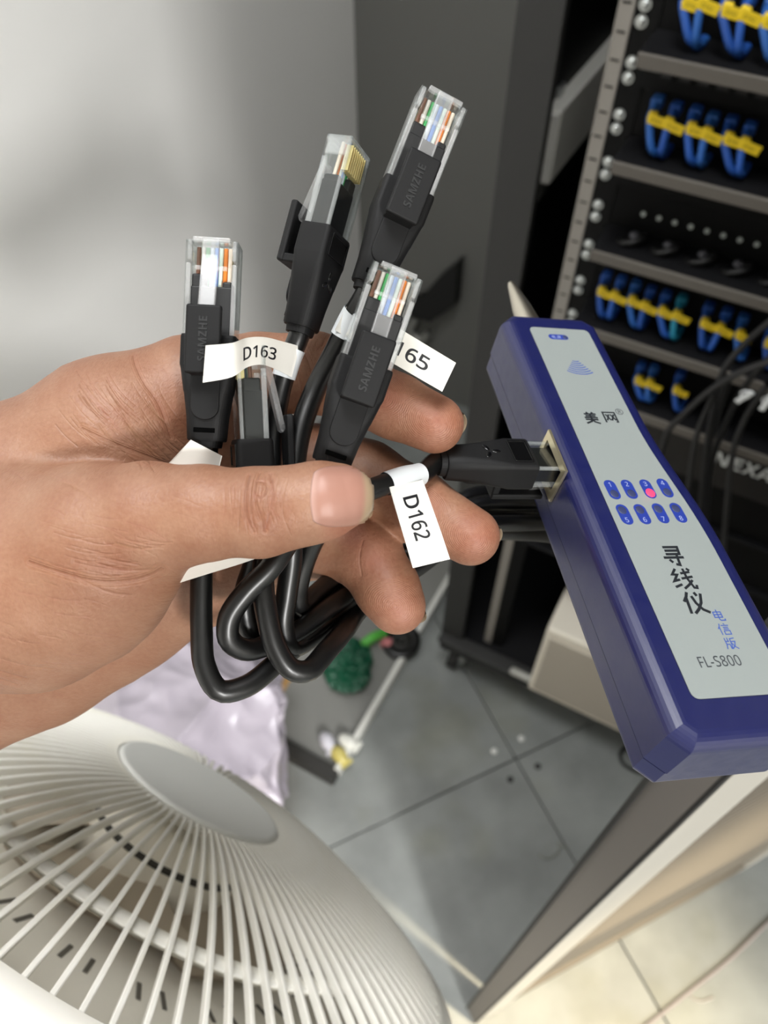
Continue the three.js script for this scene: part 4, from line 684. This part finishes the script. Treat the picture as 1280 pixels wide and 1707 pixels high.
{
  const cb = sm(0xb58d57, 0.8);
  const t = inRack('cardboard_box', 'open brown cardboard box under the crumpled pale bag', 'box', -0.445, 0, 0.52);
  part('wall', box(0.28, 0.16, 0.004, 0, 0.081, 0.14), cb, t); part('wall', box(0.28, 0.16, 0.004, 0, 0.081, -0.14), cb, t); part('wall', box(0.004, 0.16, 0.28, 0.14, 0.081, 0), cb, t); part('wall', box(0.004, 0.16, 0.28, -0.14, 0.081, 0), cb, t); part('bottom', box(0.28, 0.004, 0.28, 0, 0.003, 0), cb, t);
  const f1 = part('flap', box(0.28, 0.003, 0.11, 0, 0, -0.055), cb, t); f1.position.set(0, 0.162, -0.142); f1.rotation.x = 0.25; const f2 = part('flap', box(0.11, 0.003, 0.28, 0.055, 0, 0), cb, t); f2.position.set(0.142, 0.162, 0); f2.rotation.z = -1.5;
  const b = inRack('plastic_bag', 'crumpled glossy lavender white plastic bag lying in the cardboard box', 'bag', -0.40, 0.165, 0.47);
  part('film', crumple(0.225, 0.15, 0.215).translate(0, 0.085, 0), pm(0xb9b1bd, 0.3, { clearcoat: 0.5, clearcoatRoughness: 0.25 }), b); part('knot', blob(0.03, 0.03, 0.05, 0.25, 3, 8, true).translate(0.12, 0.13, -0.06), pm(0xd8d0dc, 0.35), b);
}
const small = (name, label, cat, px, py, h) => thing(name, label, cat, onFloor(px, py, h));
{
  const t = small('plastic_wrap', 'crumpled dark green plastic lying on the grey steel panel', 'wrapping', 580, 1118, 0.022); part('wrap', blob(0.042, 0.03, 0.05, 0.22, 2.2, 5, true).translate(0, 0.03, 0), sm(0x064a32, 0.4), t);
  const s = small('plastic_strip', 'light green strip beside the crumpled dark green plastic', 'wrapping', 618, 1076, 0.022); part('strip', tube([V(-0.03, 0.012, 0.02), V(0, 0.03, 0), V(0.03, 0.012, -0.025)], 0.011, 20, 8), sm(0x58b046, 0.5), s); part('end', blob(0.014, 0.01, 0.014, 0.2, 3, 2).translate(0.035, 0.01, 0.0), sm(0xc2797a, 0.5), s);
  const k = small('black_tape', 'flat black tape roll lying beyond the green plastic', 'tape', 668, 1072, 0.0225); part('roll', new THREE.LatheGeometry([[0.024, 0], [0.042, 0], [0.043, 0.016], [0.024, 0.016], [0.024, 0]].map(([a, b]) => new THREE.Vector2(a, b)), 40).rotateX(0.0), sm(0x0d0d0d, 0.35), k); part('core', new THREE.LatheGeometry([[0.006, 0], [0.024, 0], [0.024, 0.0145], [0.006, 0.0145], [0.006, 0]].map(([a, b]) => new THREE.Vector2(a, b)), 32), sm(0x15140f, 0.6), k);
  [['clear packet of small parts near the black end', 546, 1240, 0xd5d3dc, 0.5], ['white packet against the white edge of the steel panel', 580, 1240, 0xe2e2da, 1.0], ['yellow and white packet nearest the black end', 566, 1262, 0xcdbf6c, 0.7]].forEach(([l, px, py, c, a]) => { const q = small('small_packet', l, 'packet', px, py, 0.0215); q.rotation.y = a; part('packet', blob(0.014, 0.012, 0.022, 0.06, 2, px).translate(0, 0.012, 0), pm(c, 0.3, { clearcoat: 0.5 }), q); part('seal', box(0.026, 0.002, 0.008, 0, 0.013, 0.024, 0.0006), pm(c, 0.3), q); });
}
{
  const wire = (name, label, cat, pts, r, c) => { const w = pts.map(([x, y, h]) => onFloor(x, y, h ?? r)), o = w[0].clone(); const t = thing(name, label, cat, o); part('wire', tube(w.map((p) => p.clone().sub(o)), r, 60, 8), sm(c, 0.5), t); return t; };
  wire('floor_cable', 'thin grey cable lying across the bright floor right of the cabinet door', 'cable', [[1380, 1450], [1280, 1538], [1215, 1600], [1140, 1660], [1075, 1712], [1000, 1770]], 0.0035, 0x8d8684);
  wire('wire_scrap', 'short bent grey wire scrap on the bright floor below the grey cable', 'wire', [[1150, 1650], [1152, 1662], [1166, 1669], [1189, 1663]], 0.0016, 0x9a948f);
  wire('cable_tie', 'clear used cable tie lying on the floor seam', 'cable tie', [[898, 1424], [906, 1430], [920, 1429], [932, 1418], [930, 1402], [934, 1408], [946, 1413]], 0.0022, 0x7d8079);
  wire('cord_loop', 'loop of black cord on the floor beside the lower tester corner', 'cord', [[1075, 1240], [1048, 1243], [1034, 1256], [1038, 1272], [1056, 1284], [1085, 1292], [1120, 1296]], 0.004, 0x191a19);
}
// ---------------------------------------------------------------- black bracket on the shaded wall
{
  const p0 = inRoom(0, 0, RB + 0.001), q = (px, py) => { const p = onPlane(px, py, p0, DN).sub(p0); return [p.dot(DX), p.y]; };
  const pts = [[773, 427], [742, 454], [716, 484], [688, 496], [670, 514], [696, 512], [726, 522], [766, 494]].map((a) => q(...a)), c = pts.reduce((s, a) => [s[0] + a[0] / 8, s[1] + a[1] / 8], [0, 0]);
  const t = thing('wall_bracket', 'black pointed bracket fixed on the shaded grey wall behind the highest plug', 'bracket', p0.clone().addScaledVector(DX, c[0]).setY(c[1])); t.rotation.y = TH;
  part('blade', new THREE.ExtrudeGeometry(new THREE.Shape(pts.map((a) => new THREE.Vector2(a[0] - c[0], a[1] - c[1]))), { depth: 0.03, bevelEnabled: true, bevelSize: 0.004, bevelThickness: 0.004, bevelSegments: 3 }).translate(0, 0, 0.004), sm(0x0b0b0a, 0.6), t);
  const h = [[700, 522], [690, 545], [706, 560], [722, 548]].map((a) => q(...a)).map((a) => V(a[0] - c[0], a[1] - c[1], 0.02)); part('hook', tube(h, 0.011, 24, 10), sm(0x9a9a94, 0.35, { metalness: 0.5 }), t, 'grey metal hook');
}
renderer.render(scene, camera);
